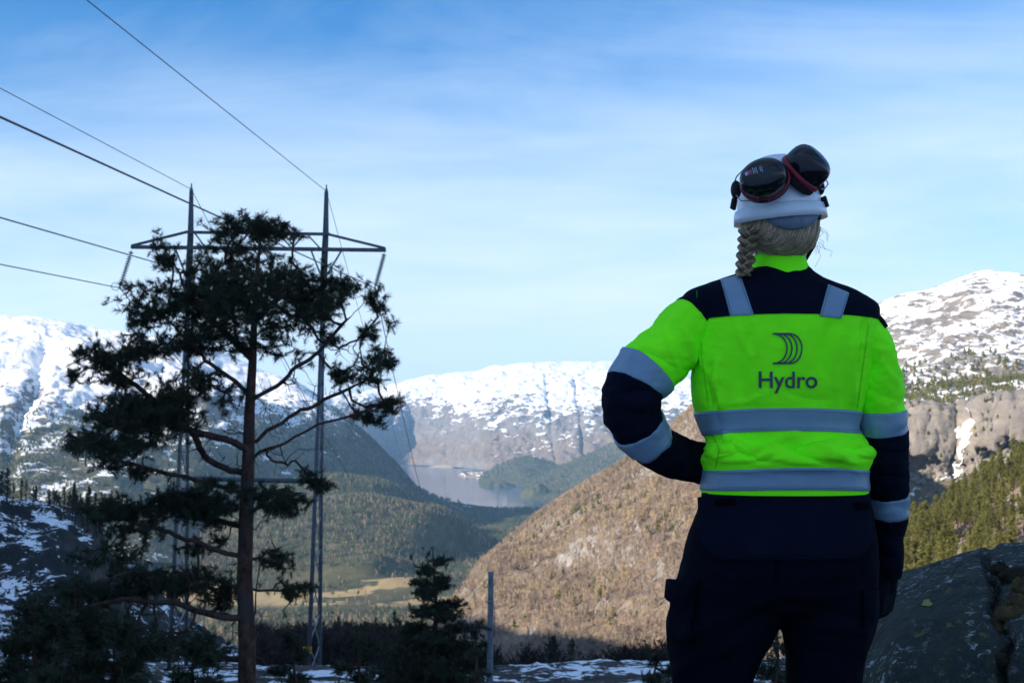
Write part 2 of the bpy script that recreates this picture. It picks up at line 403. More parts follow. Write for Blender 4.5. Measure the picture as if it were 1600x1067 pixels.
# ---- valley: wooded knolls, fields, near shore of the lake
vl_rows = [
    [(-900, 1300, 600), (0, 1300, 600), (430, 1300, 600), (560, 1300, 600), (650, 1300, 600), (760, 1300, 600), (900, 1300, 600)],
    [(-900, 1010, 1500), (0, 1010, 1500), (430, 1010, 1550), (560, 1010, 1550), (650, 1000, 1600), (760, 985, 1650), (900, 980, 1700)],
    [(-900, 925, 2150), (0, 925, 2150), (430, 925, 2200), (560, 925, 2200), (650, 920, 2250), (760, 915, 2300), (900, 910, 2350)],
    [(-900, 880, 2500), (0, 880, 2500), (430, 882, 2500), (560, 882, 2550), (650, 878, 2650), (760, 872, 2800), (900, 868, 2900)],
    [(-900, 800, 3000), (0, 800, 3000), (430, 812, 3050), (560, 828, 3150), (650, 840, 3300), (760, 838, 3500), (900, 834, 3600)],
    [(-900, 790, 3500), (0, 790, 3500), (430, 800, 3600), (560, 810, 3700), (650, 816, 3900), (760, 810, 4350), (900, 808, 4450)],
    [(-900, 806, 4300), (0, 806, 4300), (430, 806, 4350), (560, 806, 4400), (650, 803, 4550), (760, 797, 4680), (900, 797, 4680)]]
G = loft_grid(vl_rows, 520, 300, [0, .08, .24, .4, .62, .82, 1])
G[:, :, 2] = np.maximum(G[:, :, 2], LAKE_Z + 1.5)
def knoll(G, px, py, D, sxl, sxr, sy, h, rot=0.0):
    c = P(px, py, D); X = G[:, :, 0] - c.x; Y = G[:, :, 1] - c.y
    ca, sa = math.cos(rot), math.sin(rot); x = X * ca + Y * sa; y = -X * sa + Y * ca
    s = np.where(x < 0, sxl, sxr)
    G[:, :, 2] += h * np.exp(-np.abs(x / s) ** 2.8 - np.abs(y / sy) ** 2.2)
knoll(G, 590, 810, 3350, 330, 88, 300, 112, -0.25)
knoll(G, 668, 850, 2850, 260, 66, 260, 92, -0.3)
knoll(G, 480, 850, 2800, 260, 180, 200, 38)
knoll(G, 585, 905, 2400, 130, 42, 110, 40, -0.3)
knoll(G, 640, 930, 2250, 90, 60, 80, 20, -0.3)
G = roughen(G, 330, 20, 51, False, 5, 0.5, np.interp(np.linspace(0, 1, 300), [0, .12, .2, .28, .36, .85, 1], [1, .4, .12, .25, 1, .8, .0]))
VLG = G
def mat_valley():
    m, nt, b = new_mat('valley_ground')
    g = N(nt, 'ShaderNodeNewGeometry'); pos = g.outputs['Position']
    y = N(nt, 'ShaderNodeSeparateXYZ', {0: pos}).outputs['Y']
    n = noise(nt, pos, 0.012, 5, 0.6); n2 = noise(nt, pos, 0.004, 4, 0.6)
    wood = ramp(nt, n, [(0.3, (0.035, 0.045, 0.02)), (0.6, (0.09, 0.085, 0.045)), (0.75, (0.15, 0.12, 0.08))])
    field = ramp(nt, noise(nt, pos, 0.02, 4, 0.6, 0, (1, 0.25, 1)), [(0.3, (0.27, 0.20, 0.10)), (0.7, (0.42, 0.32, 0.16))])
    f = math_(nt, 'MULTIPLY', maprange(nt, y, 1990, 2060), maprange(nt, y, 2260, 2310, 1, 0))
    f = math_(nt, 'MULTIPLY', f, maprange(nt, n2, 0.50, 0.53))
    f2 = math_(nt, 'MULTIPLY', maprange(nt, y, 3750, 3850), maprange(nt, n2, 0.52, 0.55))
    c = mixc(nt, math_(nt, 'MAXIMUM', f, f2), wood, field)
    nt.links.new(c, b.inputs['Base Color']); b.inputs['Roughness'].default_value = 0.9; b.inputs['Specular IOR Level'].default_value = 0.1
    return m
valley = grid_obj('valley_floor', G, mat_valley())

# ---- lake
m_water, nt, b = new_mat('lake_water')
b.inputs['Base Color'].default_value = (0.03, 0.09, 0.18, 1); b.inputs['Roughness'].default_value = 0.10; b.inputs['IOR'].default_value = 1.33
b.inputs['Specular IOR Level'].default_value = 0.22
pos = N(nt, 'ShaderNodeNewGeometry').outputs['Position']
wv = noise(nt, pos, 0.02, 4, 0.6, 0, (1, 0.35, 1)); bump(nt, b, wv, 0.12, 1.2)
lx = np.linspace(-1300, 4500, 40); ly = np.linspace(3900, 10500, 40); X, Y = np.meshgrid(lx, ly)
grid_obj('lake', np.stack([X, Y, np.full_like(X, LAKE_Z)], 2), m_water)

# ---- brown birch hillside on the right
rh_rows = [
    [(660, 1110, 330), (720, 1085, 360), (800, 1080, 380), (900, 1075, 390), (1000, 1072, 390), (1100, 1070, 370), (1250, 1068, 330), (1480, 1090, 300)],
    [(660, 1035, 560), (730, 1018, 560), (800, 1012, 560), (900, 1012, 550), (1000, 1005, 540), (1100, 990, 520), (1250, 980, 480), (1480, 1045, 430)],
    [(712, 1000, 950), (748, 965, 900), (780, 930, 850), (880, 915, 800), (1000, 890, 740), (1100, 860, 690), (1250, 850, 620), (1340, 920, 570), (1480, 1020, 520)],
    [(725, 965, 1500), (752, 930, 1400), (785, 892, 1250), (866, 850, 1120), (980, 806, 980), (1090, 756, 880), (1180, 720, 800), (1260, 760, 720), (1340, 860, 650), (1480, 1000, 580)],
    [(735, 930, 2000), (765, 888, 1900), (810, 840, 1750), (865, 794, 1600), (915, 764, 1450), (965, 735, 1330), (1015, 702, 1230), (1067, 658, 1130), (1120, 612, 1060), (1190, 600, 1000), (1260, 640, 900), (1340, 750, 780), (1400, 850, 700), (1480, 960, 650)]]
G = loft_grid(rh_rows, 420, 260, [0, .18, .45, .72, 1], back=(500, 260))
ed = np.interp(np.linspace(0, 1, 260), [0, .1, .4, .66, .79, .84, .9, 1], [.3, .6, 1, .7, .08, .06, .3, 1])
G = roughen(G, 230, 30, 61, True, 6, 0.5, ed, (1.4, .5, 1))
G = roughen(G, 28, 3.2, 66, True, 3, 0.5, ed)
RHG = G
def mat_hillside():
    m, nt, b = new_mat('birch_hillside')
    g = N(nt, 'ShaderNodeNewGeometry'); pos = g.outputs['Position']
    nz = N(nt, 'ShaderNodeSeparateXYZ', {0: g.outputs['Normal']}).outputs['Z']
    n1 = noise(nt, pos, 0.014, 7, 0.65); n2 = noise(nt, pos, 0.25, 5, 0.65)
    c = ramp(nt, n1, [(0.3, (0.15, 0.115, 0.088)), (0.52, (0.235, 0.185, 0.14)), (0.72, (0.33, 0.265, 0.18))])
    c = mixc(nt, maprange(nt, n2, 0.35, 0.75, 0.0, 0.7), c, (0.10, 0.07, 0.045))
    rock = ramp(nt, n2, [(0.3, (0.13, 0.12, 0.11)), (0.7, (0.36, 0.33, 0.29))])
    rm = maprange(nt, math_(nt, 'ADD', nz, math_(nt, 'MULTIPLY', math_(nt, 'SUBTRACT', n1, 0.5), 0.6)), 0.74, 0.80, 1, 0)
    c = mixc(nt, rm, c, rock)
    nt.links.new(c, b.inputs['Base Color']); b.inputs['Roughness'].default_value = 0.9; b.inputs['Specular IOR Level'].default_value = 0.1
    bump(nt, b, n2, 0.6, 1.5)
    return m
hillside = grid_obj('birch_hillside', G, mat_hillside())

# ---- snowy peak and cliff on the right
rp_rows = [
    [(1000, 1000, 950), (1150, 960, 900), (1300, 940, 880), (1400, 915, 860), (1500, 885, 830), (1600, 850, 800), (1850, 800, 760), (2700, 800, 760)],
    [(1000, 880, 1080), (1150, 830, 1040), (1300, 830, 1070), (1400, 815, 1060), (1500, 800, 1040), (1600, 760, 1010), (1850, 700, 980), (2700, 690, 960)],
    [(1000, 800, 1200), (1150, 720, 1130), (1300, 690, 1105), (1400, 674, 1095), (1500, 668, 1080), (1600, 650, 1050), (1850, 620, 1020), (2700, 600, 1000)],
    [(1000, 770, 1500), (1150, 690, 1400), (1300, 652, 1380), (1400, 645, 1350), (1500, 630, 1320), (1600, 615, 1300), (1850, 580, 1250), (2700, 575, 1220)],
    [(1000, 750, 1900), (1150, 670, 1800), (1300, 590, 1800), (1400, 570, 1750), (1500, 560, 1700), (1600, 545, 1700), (1850, 530, 1700), (2700, 560, 1650)],
    [(1000, 730, 2600), (1150, 650, 2600), (1250, 570, 2600), (1310, 520, 2600), (1370, 481, 2600), (1410, 468, 2600), (1440, 461, 2600), (1480, 448, 2600), (1515, 437, 2600), (1545, 431, 2600), (1580, 433, 2600), (1620, 442, 2600), (1700, 470, 2600), (1850, 505, 2600), (2200, 540, 2600), (2700, 570, 2600)]]
G = loft_grid(rp_rows, 760, 330, [0, .18, .36, .46, .66, 1], back=(900, 350))
ed = np.interp(np.linspace(0, 1, 330), [0, .1, .3, .38, .6, .79, .83, 1], [.5, .9, .8, .5, 1, .45, .3, .6])
G = roughen(G, 260, 34, 71, True, 7, 0.55, ed, (1, 1, .6))
pxs = 800 + G[:, :, 0] / G[:, :, 1] * FPX
vv = np.linspace(0, 1, 330)[:, None]
m = np.exp(-((pxs - 1493 - (vv - .22) * 90) / 7) ** 2) * np.interp(vv, [0, .06, .12, .28, .31], [0, .7, 1, 1, 0])
G[:, :, 1] += m * 9
G = roughen(G, 55, 11.0, 76, True, 5, 0.6, np.interp(np.linspace(0, 1, 330), [0, .05, .28, .31, 1], [.6, 1, 1, .1, 0]), (1, 1, .22), 0.0)
G = roughen(G, 40, 7.0, 77, True, 4, 0.55, np.clip(ed, .2, 1))
RPG = G
right_peak = grid_obj('right_peak', G, mat_mountain('right_peak_rock', 300, 420, ((0.13, 0.12, 0.11), (0.23, 0.205, 0.18), (0.37, 0.32, 0.26)), ((0.09, 0.085, 0.045), (0.15, 0.13, 0.075), (0.22, 0.18, 0.11)), (-60, -20), 1.6, 0.42, 0.70, 2.0, green_bias=-0.12))

# ---- pine slope on the right
ps_rows = [
    [(1080, 1300, 130), (1400, 1200, 130), (1500, 1190, 130), (1600, 1180, 130), (1850, 1150, 130), (2500, 1120, 130)],
    [(1080, 1150, 320), (1280, 985, 320), (1400, 935, 320), (1500, 905, 320), (1600, 870, 320), (1850, 800, 320), (2500, 760, 320)],
    [(1080, 1110, 440), (1280, 965, 440), (1390, 890, 440), (1450, 850, 430), (1520, 805, 420), (1600, 752, 410), (1850, 640, 400), (2500, 640, 390)]]
G = loft_grid(ps_rows, 280, 90, None, back=(120, 60))
G = roughen(G, 40, 4.5, 81, True, 5, 0.55)
PSG = G
grid_obj('pine_slope', G, mat_hillside())

# ---- shaded bluff on the left
bl_rows = [
    [(-500, 1120, 150), (-100, 1120, 150), (0, 1120, 150), (100, 1115, 152), (170, 1110, 155), (250, 1105, 160), (420, 1090, 170)],
    [(-500, 960, 185), (-100, 960, 185), (0, 965, 185), (90, 970, 187), (150, 990, 190), (200, 1030, 200), (420, 1080, 215)],
    [(-500, 850, 215), (-100, 850, 215), (0, 855, 215), (90, 860, 218), (140, 880, 225), (200, 960, 240), (420, 1075, 260)],
    [(-500, 800, 250), (-100, 802, 250), (0, 810, 250), (80, 818, 255), (140, 838, 262), (200, 930, 280), (420, 1075, 300)]]
G = loft_grid(bl_rows, 200, 130, None, back=(160, 90))
G = roughen(G, 22, 4.6, 91, True, 6, 0.55)
BLG = G
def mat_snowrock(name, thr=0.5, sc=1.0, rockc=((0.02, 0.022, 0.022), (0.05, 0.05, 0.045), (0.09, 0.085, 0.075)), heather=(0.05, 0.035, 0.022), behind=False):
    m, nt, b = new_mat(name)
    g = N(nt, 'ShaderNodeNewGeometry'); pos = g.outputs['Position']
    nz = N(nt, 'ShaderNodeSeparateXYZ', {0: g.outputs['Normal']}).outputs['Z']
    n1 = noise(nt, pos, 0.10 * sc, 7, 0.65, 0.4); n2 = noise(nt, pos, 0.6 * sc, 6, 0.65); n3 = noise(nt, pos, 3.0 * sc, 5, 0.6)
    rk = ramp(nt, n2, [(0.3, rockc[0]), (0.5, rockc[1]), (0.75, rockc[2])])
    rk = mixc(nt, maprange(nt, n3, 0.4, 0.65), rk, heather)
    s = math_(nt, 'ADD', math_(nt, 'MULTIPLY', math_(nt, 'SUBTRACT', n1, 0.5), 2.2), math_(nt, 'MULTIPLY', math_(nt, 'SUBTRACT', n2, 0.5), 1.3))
    s = math_(nt, 'ADD', s, math_(nt, 'MULTIPLY', math_(nt, 'SUBTRACT', nz, thr), 1.6))
    if behind:   # snow added out of view behind the camera, bouncing light onto the person
        s = math_(nt, 'ADD', s, maprange(nt, N(nt, 'ShaderNodeSeparateXYZ', {0: pos}).outputs['Y'], -4, 1.5, 1.2, 0))
    snow = maprange(nt, s, -0.03, 0.06)
    c = mixc(nt, snow, rk, (0.84, 0.86, 0.88))
    nt.links.new(c, b.inputs['Base Color']); b.inputs['Roughness'].default_value = 0.8; b.inputs['Specular IOR Level'].default_value = 0.2
    bump(nt, b, math_(nt, 'ADD', n2, math_(nt, 'MULTIPLY', n3, 0.3)), 0.5, 0.5 / sc)
    return m
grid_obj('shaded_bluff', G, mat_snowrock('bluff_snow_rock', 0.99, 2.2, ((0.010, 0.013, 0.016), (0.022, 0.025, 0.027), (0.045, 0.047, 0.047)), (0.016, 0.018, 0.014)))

# ---- the slope we stand on
def ground_h(x, y):
    x = np.asarray(x, float); y = np.asarray(y, float)
    z = np.interp(y, [-60, -20, 0, 4, 8, 15, 21, 35, 48, 60, 75, 86, 95, 110, 130, 160, 180, 205, 260, 330],
                     [9, 2.5, 0, -0.1, -1.3, -3.9, -5.6, -9.4, -11.2, -11.3, -13.5, -15.0, -17.5, -20.5, -23.5, -27, -30, -37, -70, -110])
    p = np.stack([x.ravel(), y.ravel(), np.zeros(x.size)], 1)
    amp = np.interp(y, [0, 6, 20, 60], [0.04, 0.15, 0.5, 0.9])
    z = z + (fbm(p / 14.0, 5, 0.5, 101).reshape(x.shape) + 0.35 * fbm(p / 3.0, 4, 0.5, 107, True).reshape(x.shape)) * amp
    # rock hump left of the small pine, rise to the right
    z = z + 1.9 * np.exp(-(((x + 19) / 5.5) ** 2 + ((y - 57) / 6.0) ** 2)) + 0.9 * np.exp(-(((x + 11) / 4) ** 2 + ((y - 52) / 4.0) ** 2))
    z = z + np.interp(x, [2, 14, 60, 140], [0, 0.3, 1.5, 12]) * np.interp(y, [5, 20, 60, 330], [0.0, .4, 1, 1])
    z = z + np.interp(-x, [30, 60, 140], [0, 0, -25])
    z = z - np.interp(x, [-12, 4], [0, 1]) * np.interp(y, [92, 125, 200], [0, 4.0, 9.0])
    return z
gx = np.concatenate([np.linspace(-180, -40, 50, False), np.linspace(-40, 30, 200, False), np.linspace(30, 130, 60)])
gy = np.concatenate([np.linspace(-60, 0, 40, False), np.linspace(0, 12, 60, False), np.linspace(12, 100, 200, False), np.linspace(100, 330, 60)])
X, Y = np.meshgrid(gx, gy)
near_ground = grid_obj('near_ground', np.stack([X, Y, ground_h(X, Y)], 2), mat_snowrock('ground_snow_heather', 1.03, 1.9, ((0.012, 0.014, 0.014), (0.028, 0.029, 0.027), (0.055, 0.053, 0.048)), (0.032, 0.023, 0.016), behind=True))

# ---- the mountainside behind and to the left whose shadow lies over the foreground
SHADE0 = 33.0
perp = Vector((-SUN_H.y, SUN_H.x)); te = math.tan(SUN_EL)
tt = np.linspace(-900, 900, 220); ss = np.array([70, 110, 150, 190, 230, 300, 420])
hh = np.array([0.03, 0.35, 0.75, 1.0, 0.95, 0.8, 0.5])
G = np.zeros((len(ss), len(tt), 3))
crest = SHADE0 + te * 190 + 5.0 * fbm(np.stack([tt / 60, tt * 0, tt * 0], 1), 5, 0.55, 121)
for k, s_ in enumerate(ss):
    G[k, :, 0] = SUN_H.x * s_ + perp.x * tt; G[k, :, 1] = SUN_H.y * s_ + perp.y * tt; G[k, :, 2] = hh[k] * crest - (1 - hh[k]) * 6
grid_obj('mountainside_behind', G, mat_snowrock('mountainside_bounce_snow', 0.1, 0.4))  # near-full snow cover added so this unseen slope bounces light forward

# ------------------------------------------------------------------ woods seen as a mass
def sample_grid(G, n, w=None, seed=0):
    r = np.random.default_rng(seed)
    a, b, c, d = G[:-1, :-1], G[:-1, 1:], G[1:, 1:], G[1:, :-1]
    ar = np.linalg.norm(np.cross(c - a, d - b), axis=2) * 0.5
    cen = (a + b + c + d) / 4
    if w is not None: ar = ar * w(cen)
    p = ar.ravel() / ar.sum(); k = r.choice(p.size, n, p=p)
    i, j = np.unravel_index(k, ar.shape); u = r.random(n)[:, None]; v = r.random(n)[:, None]
    return (a[i, j] * (1 - u) + b[i, j] * u) * (1 - v) + (d[i, j] * (1 - u) + c[i, j] * u) * v
def pxy(c):
    """pixel position of world points"""
    rel = c - np.array(CAM); f = np.array(_fw); u = np.array(_up)
    dp = rel @ f
    return 800 + rel[..., 0] / dp * FPX, 533.5 - (rel @ u) / dp * FPX

def proto_conifer(seed, h=1.0, wide=0.2, n=42):
    r = np.random.default_rng(seed); v = []; f = []
    v += [(-.012, 0, 0), (.012, 0, 0), (0, .014, 0), (0, 0, .8)]; f += [(0, 1, 3), (1, 2, 3), (2, 0, 3)]
    for k in range(n):
        t = r.uniform(0.22, 0.98); a = r.uniform(0, 6.28); rad = wide * (1 - t) ** 0.75 * r.uniform(.5, 1.1) + 0.02
        c = np.array([math.cos(a) * rad * .6, math.sin(a) * rad * .6, t])
        s = rad * r.uniform(.5, .8) + .02; b = len(v)
        d = r.normal(size=(3, 3)) * s * np.array([1, 1, .45]) 
        for q in d: v.append(tuple(c + q))
        v.append(tuple(c + np.array([0, 0, s * .8]) + r.normal(size=3) * s * .2))
        f += [(b, b + 1, b + 3), (b + 1, b + 2, b + 3), (b + 2, b, b + 3)]
    return v, f
def proto_birch(seed, n=26):
    r = np.random.default_rng(seed); v = []; f = []
    def blade(p, q, w):
        b = len(v); d = np.cross(q - p, r.normal(size=3)); d /= np.linalg.norm(d) + 1e-9
        v.extend([tuple(p - d * w), tuple(p + d * w), tuple(q)]); f.append((b, b + 1, b + 2))
    blade(np.zeros(3), np.array([r.normal() * .05, r.normal() * .05, 1.0]), .022); blade(np.array([.01, 0, 0]), np.array([r.normal() * .05, r.normal() * .05, .95]), .02)
    for k in range(n):
        z = r.uniform(.15, .8); a = r.uniform(0, 6.28); L = r.uniform(.18, .42) * (1.15 - z * .6)
        p = np.array([0, 0, z]); q = p + np.array([math.cos(a) * L * .75, math.sin(a) * L * .75, L * .75])
        blade(p, q, .016)
        for j in range(2):
            m = p + (q - p) * r.uniform(.3, .8); e = m + r.normal(size=3) * L * .3 + np.array([0, 0, L * .25]); blade(m, e, .014)
    return v, f
def unlinked(name, vf, mat):
    me = bpy.data.meshes.new(name); me.from_pydata(vf[0], [], vf[1]); me.materials.append(mat); me.update()
    return bpy.data.objects.new(name, me)
def veg_mat(name, cols, scale=0.03, trans=0.0):
    m, nt, b = new_mat(name)
    oi = N(nt, 'ShaderNodeObjectInfo'); pos = N(nt, 'ShaderNodeNewGeometry').outputs['Position']
    f = math_(nt, 'ADD', math_(nt, 'MULTIPLY', oi.outputs['Random'], 0.55), math_(nt, 'MULTIPLY', noise(nt, pos, scale, 4, 0.6), 0.55))
    nt.links.new(ramp(nt, f, [(0.15 + 0.7 * k / (len(cols) - 1), c) for k, c in enumerate(cols)]), b.inputs['Base Color'])
    b.inputs['Roughness'].default_value = 0.8; b.inputs['Specular IOR Level'].default_value = 0.1
    return m
def scatter(name, pts, smin, smax, protos, seed=0, label=None):
    r = np.random.default_rng(seed); n = len(pts)
    me = bpy.data.meshes.new(name); me.from_pydata([tuple(p) for p in pts], [], [])
    at = me.attributes.new('s', 'FLOAT', 'POINT'); at.data.foreach_set('value', r.uniform(smin, smax, n).astype(np.float32))
    ar = me.attributes.new('rz', 'FLOAT_VECTOR', 'POINT')
    rot = np.stack([r.normal(size=n) * .06, r.normal(size=n) * .06, r.uniform(0, 6.28, n)], 1); ar.data.foreach_set('vector', rot.astype(np.float32).ravel())
    ai = me.attributes.new('k', 'INT', 'POINT'); ai.data.foreach_set('value', r.integers(0, len(protos), n).astype(np.int32))
    o = bpy.data.objects.new(name, me); COL.objects.link(o)
    ng = bpy.data.node_groups.new(name, 'GeometryNodeTree')
    ng.interface.new_socket('Geometry', in_out='INPUT', socket_type='NodeSocketGeometry'); ng.interface.new_socket('Geometry', in_out='OUTPUT', socket_type='NodeSocketGeometry')
    gi = ng.nodes.new('NodeGroupInput'); go = ng.nodes.new('NodeGroupOutput'); ip = ng.nodes.new('GeometryNodeInstanceOnPoints')
    g2i = ng.nodes.new('GeometryNodeGeometryToInstance')
    for p in reversed(protos):
        oi = ng.nodes.new('GeometryNodeObjectInfo'); oi.inputs['Object'].default_value = p; ng.links.new(oi.outputs['Geometry'], g2i.inputs[0])
    def na(nm, t):
        a = ng.nodes.new('GeometryNodeInputNamedAttribute'); a.data_type = t; a.inputs[0].default_value = nm; return a.outputs[0]
    ng.links.new(gi.outputs[0], ip.inputs['Points']); ng.links.new(g2i.outputs[0], ip.inputs['Instance'])
    ip.inputs['Pick Instance'].default_value = True
    ng.links.new(na('k', 'INT'), ip.inputs['Instance Index']); ng.links.new(na('rz', 'FLOAT_VECTOR'), ip.inputs['Rotation']); ng.links.new(na('s', 'FLOAT'), ip.inputs['Scale'])
    ng.links.new(ip.outputs[0], go.inputs[0])
    md = o.modifiers.new('instances', 'NODES'); md.node_group = ng
    tag(o, label, 'woods', kind='stuff')
    return o

m_conf = veg_mat('far_conifer', [(0.058, 0.08, 0.04), (0.10, 0.122, 0.06), (0.155, 0.16, 0.08)], 0.008)
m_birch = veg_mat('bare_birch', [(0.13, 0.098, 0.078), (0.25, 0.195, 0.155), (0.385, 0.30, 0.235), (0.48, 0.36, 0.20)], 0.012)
m_conf2 = veg_mat('sunny_pine', [(0.08, 0.09, 0.028), (0.14, 0.14, 0.04), (0.21, 0.19, 0.06)], 0.02)
con = [unlinked('conifer', proto_conifer(k, wide=.17 + .03 * k), m_conf) for k in range(4)]
bir = [unlinked('birch', proto_birch(k), m_birch) for k in range(5)]
con2 = [unlinked('pine', proto_conifer(20 + k, wide=.24, n=60), m_conf2) for k in range(3)]

# hillside: bare birches, some pines
def in_view(c, x0=-60, x1=1660, y0=400, y1=1100):
    x, y = pxy(c); return ((x > x0) & (x < x1) & (y > y0) & (y < y1)).astype(float)
hs_n = lambda c: fbm(c.reshape(-1, 3) / 120.0, 3, .5, 5).reshape(c.shape[:-1])
scatter('birch_wood', sample_grid(RHG, 26000, lambda c: in_view(c, 560, 1460) * np.clip(.75 + 2.2 * hs_n(c), .12, 2) * np.clip(900 / c[..., 1], .55, 1.6), 1), 4.5, 10.5, bir, 1, 'bare brown birch wood covering the hillside behind the person')
hs2 = lambda c: fbm(c.reshape(-1, 3) / 70.0, 3, .5, 15).reshape(c.shape[:-1])
scatter('hillside_pines', sample_grid(RHG, 2400, lambda c: in_view(c, 560, 1460) * ((hs2(c) > .16) * np.interp(c[..., 1], [600, 1100, 1800], [.8, 1.2, 3])), 2), 5, 12, con + con2, 2, 'scattered green pines dotted over the brown hillside')
scatter('crest_pines', sample_grid(RHG, 1500, lambda c: in_view(c, 700, 1120, 560, 940) * (c[..., 1] > 1080) * (hs_n(c) > -.15), 12), 4, 9, con, 12, 'green pines along the skyline edge of the brown hillside')
scatter('lakeside_wood', np.concatenate([sample_grid(h1, 2600, None, 13), sample_grid(h2, 5200, lambda c: in_view(c, 800, 1100), 14)]), 9, 17, con + bir[:2], 13, 'dull green wood on the hills right of the lake')
# valley conifers
vn = lambda c: fbm(c.reshape(-1, 3) / 260.0, 3, .5, 6).reshape(c.shape[:-1])
valw = lambda c: in_view(c, -60, 900) * np.interp(c[..., 1], [1500, 1900, 1960, 2300, 2380, 2600, 4200, 4650, 4700], [.6, .6, .04, .04, .7, 1, .9, 1.0, 0.0]) * (vn(c) > -.35)
scatter('valley_wood', sample_grid(VLG, 20000, valw, 3), 11, 19, con, 3, 'dark green conifer wood on the knolls of the valley floor')
scatter('valley_birches', sample_grid(VLG, 5000, lambda c: in_view(c, 300, 800) * np.interp(c[..., 1], [1500, 2000, 2900, 3200], [.6, 1, .8, .2]) * (vn(c) < .1) * np.where((c[..., 1] > 1900) & (c[..., 1] < 2420), .12, 1), 4), 8, 13, bir, 4, 'bare birches around the fields in the valley')
lmw = lambda c: in_view(c, -60, 760) * np.interp(c[..., 2], [-300, -60, 30, 60], [1, 1, .35, 0]) * (fbm(c.reshape(-1, 3) / 300.0, 3, .5, 8).reshape(c.shape[:-1]) > -.22)
scatter('mountain_wood', sample_grid(LMG, 16000, lmw, 5), 10, 17, con, 5, 'green conifer wood on the foot of the left mountain')
# cliff and ledges on the right
rpw = lambda c: in_view(c, 1380, 2000, 500, 900) * np.interp(c[..., 1], [900, 1060, 1150, 1350, 1500, 1600], [.1, .25, 1, 1, .3, .0])
scatter('slope_scrub', np.concatenate([sample_grid(PSG, 1800, lambda c: in_view(c, 1385, 1640, 600, 1000) * (c[..., 1] < 470), 16), sample_grid(PSG, 1600, lambda c: in_view(c, 1640, 2500, 500, 1000) * (c[..., 1] < 470), 19)]), 1.0, 4.2, con2 + bir[:2], 16, 'low scrub and saplings under the sunlit pines')
scatter('ledge_pines', sample_grid(RPG, 2800, rpw, 6), 4, 9, con2 + con[:1], 6, 'small pines and scrub on the cliff ledges under the snowy peak')

# ------------------------------------------------------------------ power pylon
m_steel = simple('weathered_wood_steel', (0.085, 0.10, 0.115), 0.7, 0.3, 6.0, 0.35)
m_galv = simple('galvanised_steel', (0.20, 0.23, 0.26), 0.5, 0.4, 3.0, 0.25, metal=0.3)
m_glass = simple('insulator_glass', (0.035, 0.06, 0.065), 0.2, 0.6)
m_wire = simple('conductor_wire', (0.055, 0.06, 0.065), 0.5, 0.4)
TD = 85.0
def T(px, py, dd=0.0): return P(px, py, TD + dd)
pyl = empty('power_pylon', P(390, 1042, TD))
tag(pyl, 'tall two-legged power pylon with lattice crossarm behind the large pine', 'pylon')
pyl_base = Vector(pyl.location)
def pbuild(mb, name, mat, parent=None, smooth=False):
    par = parent or pyl
    off = pyl_base if par is pyl else pyl_base
    mb.v = [tuple(Vector(v) - pyl_base) for v in mb.v]
    return mb.build(name, mat, par, smooth)
for (tx, ty, bx1, bx2, by) in ((299, 297, 263, 291, 1050), (510, 299, 481, 499, 1058)):
    leg_top = T(tx, ty); joint = T(tx - 5 if tx < 400 else tx - 5, 450)
    mb = MB(); mb.tube([leg_top, T(tx - 1, 362), joint], [0.13, 0.2, 0.24], 10); mast = pbuild(mb, 'mast', m_steel, smooth=True)
    mb = MB(); mb.lathe([(0.09, 0), (0.10, .12), (.05, .2), (.05, .42), (.02, .45)], 8, Matrix.Translation(leg_top)); pbuild(mb, 'mast_cap', m_galv, mast)
    a0 = Vector(joint); b1 = T(bx1, by, -1.8); b2 = T(bx2, by, 1.8)
    for b_ in (b1, b2):
        mb = MB(); mb.tube([a0 + Vector((0, 0, .4)), a0.lerp(b_, .5), b_ - Vector((0, 0, 1.0))], [0.11, 0.13, 0.15], 8); pbuild(mb, 'leg', m_steel, smooth=True)
    mb = MB()
    for k in range(1, 12):
        f0, f1 = k / 12.0, min(1, (k + 1) / 12.0)
        mb.bar(a0.lerp(b1, f0), a0.lerp(b2, f1), .07); mb.bar(a0.lerp(b2, f0), a0.lerp(b1, f1), .07)
    pbuild(mb, 'lattice', m_galv)
    mb = MB(); mb.box(b1.lerp(b2, .5) - Vector((0, 0, .9)), (1.3, 4.6, 1.6)); pbuild(mb, 'footing', simple('concrete', (0.3, 0.3, 0.29), 0.85, 0.2, 4.0, 0.2))
mb = MB(); mb.box(T(480, 1015, -2.0), (.55, .05, .42)); pbuild(mb, 'warning_plate', simple('yellow_plate', (0.75, 0.5, 0.03), 0.5, 0.3))
# crossarm: two parallel trusses
LB, RB = 207, 603
lines = {}
for dy_ in (-0.45, 0.45):
    q = lambda x, y: T(x, y, dy_)
    mb = MB(); mb.bar(q(205, 386), q(603, 391), .24, .24); pbuild(mb, 'bottom_chord', m_steel)
    mb = MB(); mb.bar(q(292, 363), q(515, 366), .19, .19); pbuild(mb, 'top_chord', m_steel)
    for s0, s1 in (((206, 384), (294, 362)), ((602, 388), (512, 366))):
        mb = MB(); mb.bar(q(*s0), q(*s1), .16, .16); pbuild(mb, 'sloping_chord', m_steel)
    xs = [304, 322, 344, 366, 390, 412, 434, 456, 478, 500]
    for k in range(len(xs) - 1):
        mb = MB(); u = k % 2 == 0
        mb.bar(q(xs[k], 364 if u else 388), q(xs[k + 1], 388 if u else 364), .10); pbuild(mb, 'web_brace', m_galv)
    for s0, s1 in (((299, 366), (270, 386)), ((510, 368), (545, 389))):
        pass
for tx, jx in ((299, 294), (510, 505)):
    for sgn in (-1, 1):
        mb = MB(); mb.bar(T(tx + sgn * 24, 391), T(jx, 440), .11); pbuild(mb, 'knee_brace', m_galv)
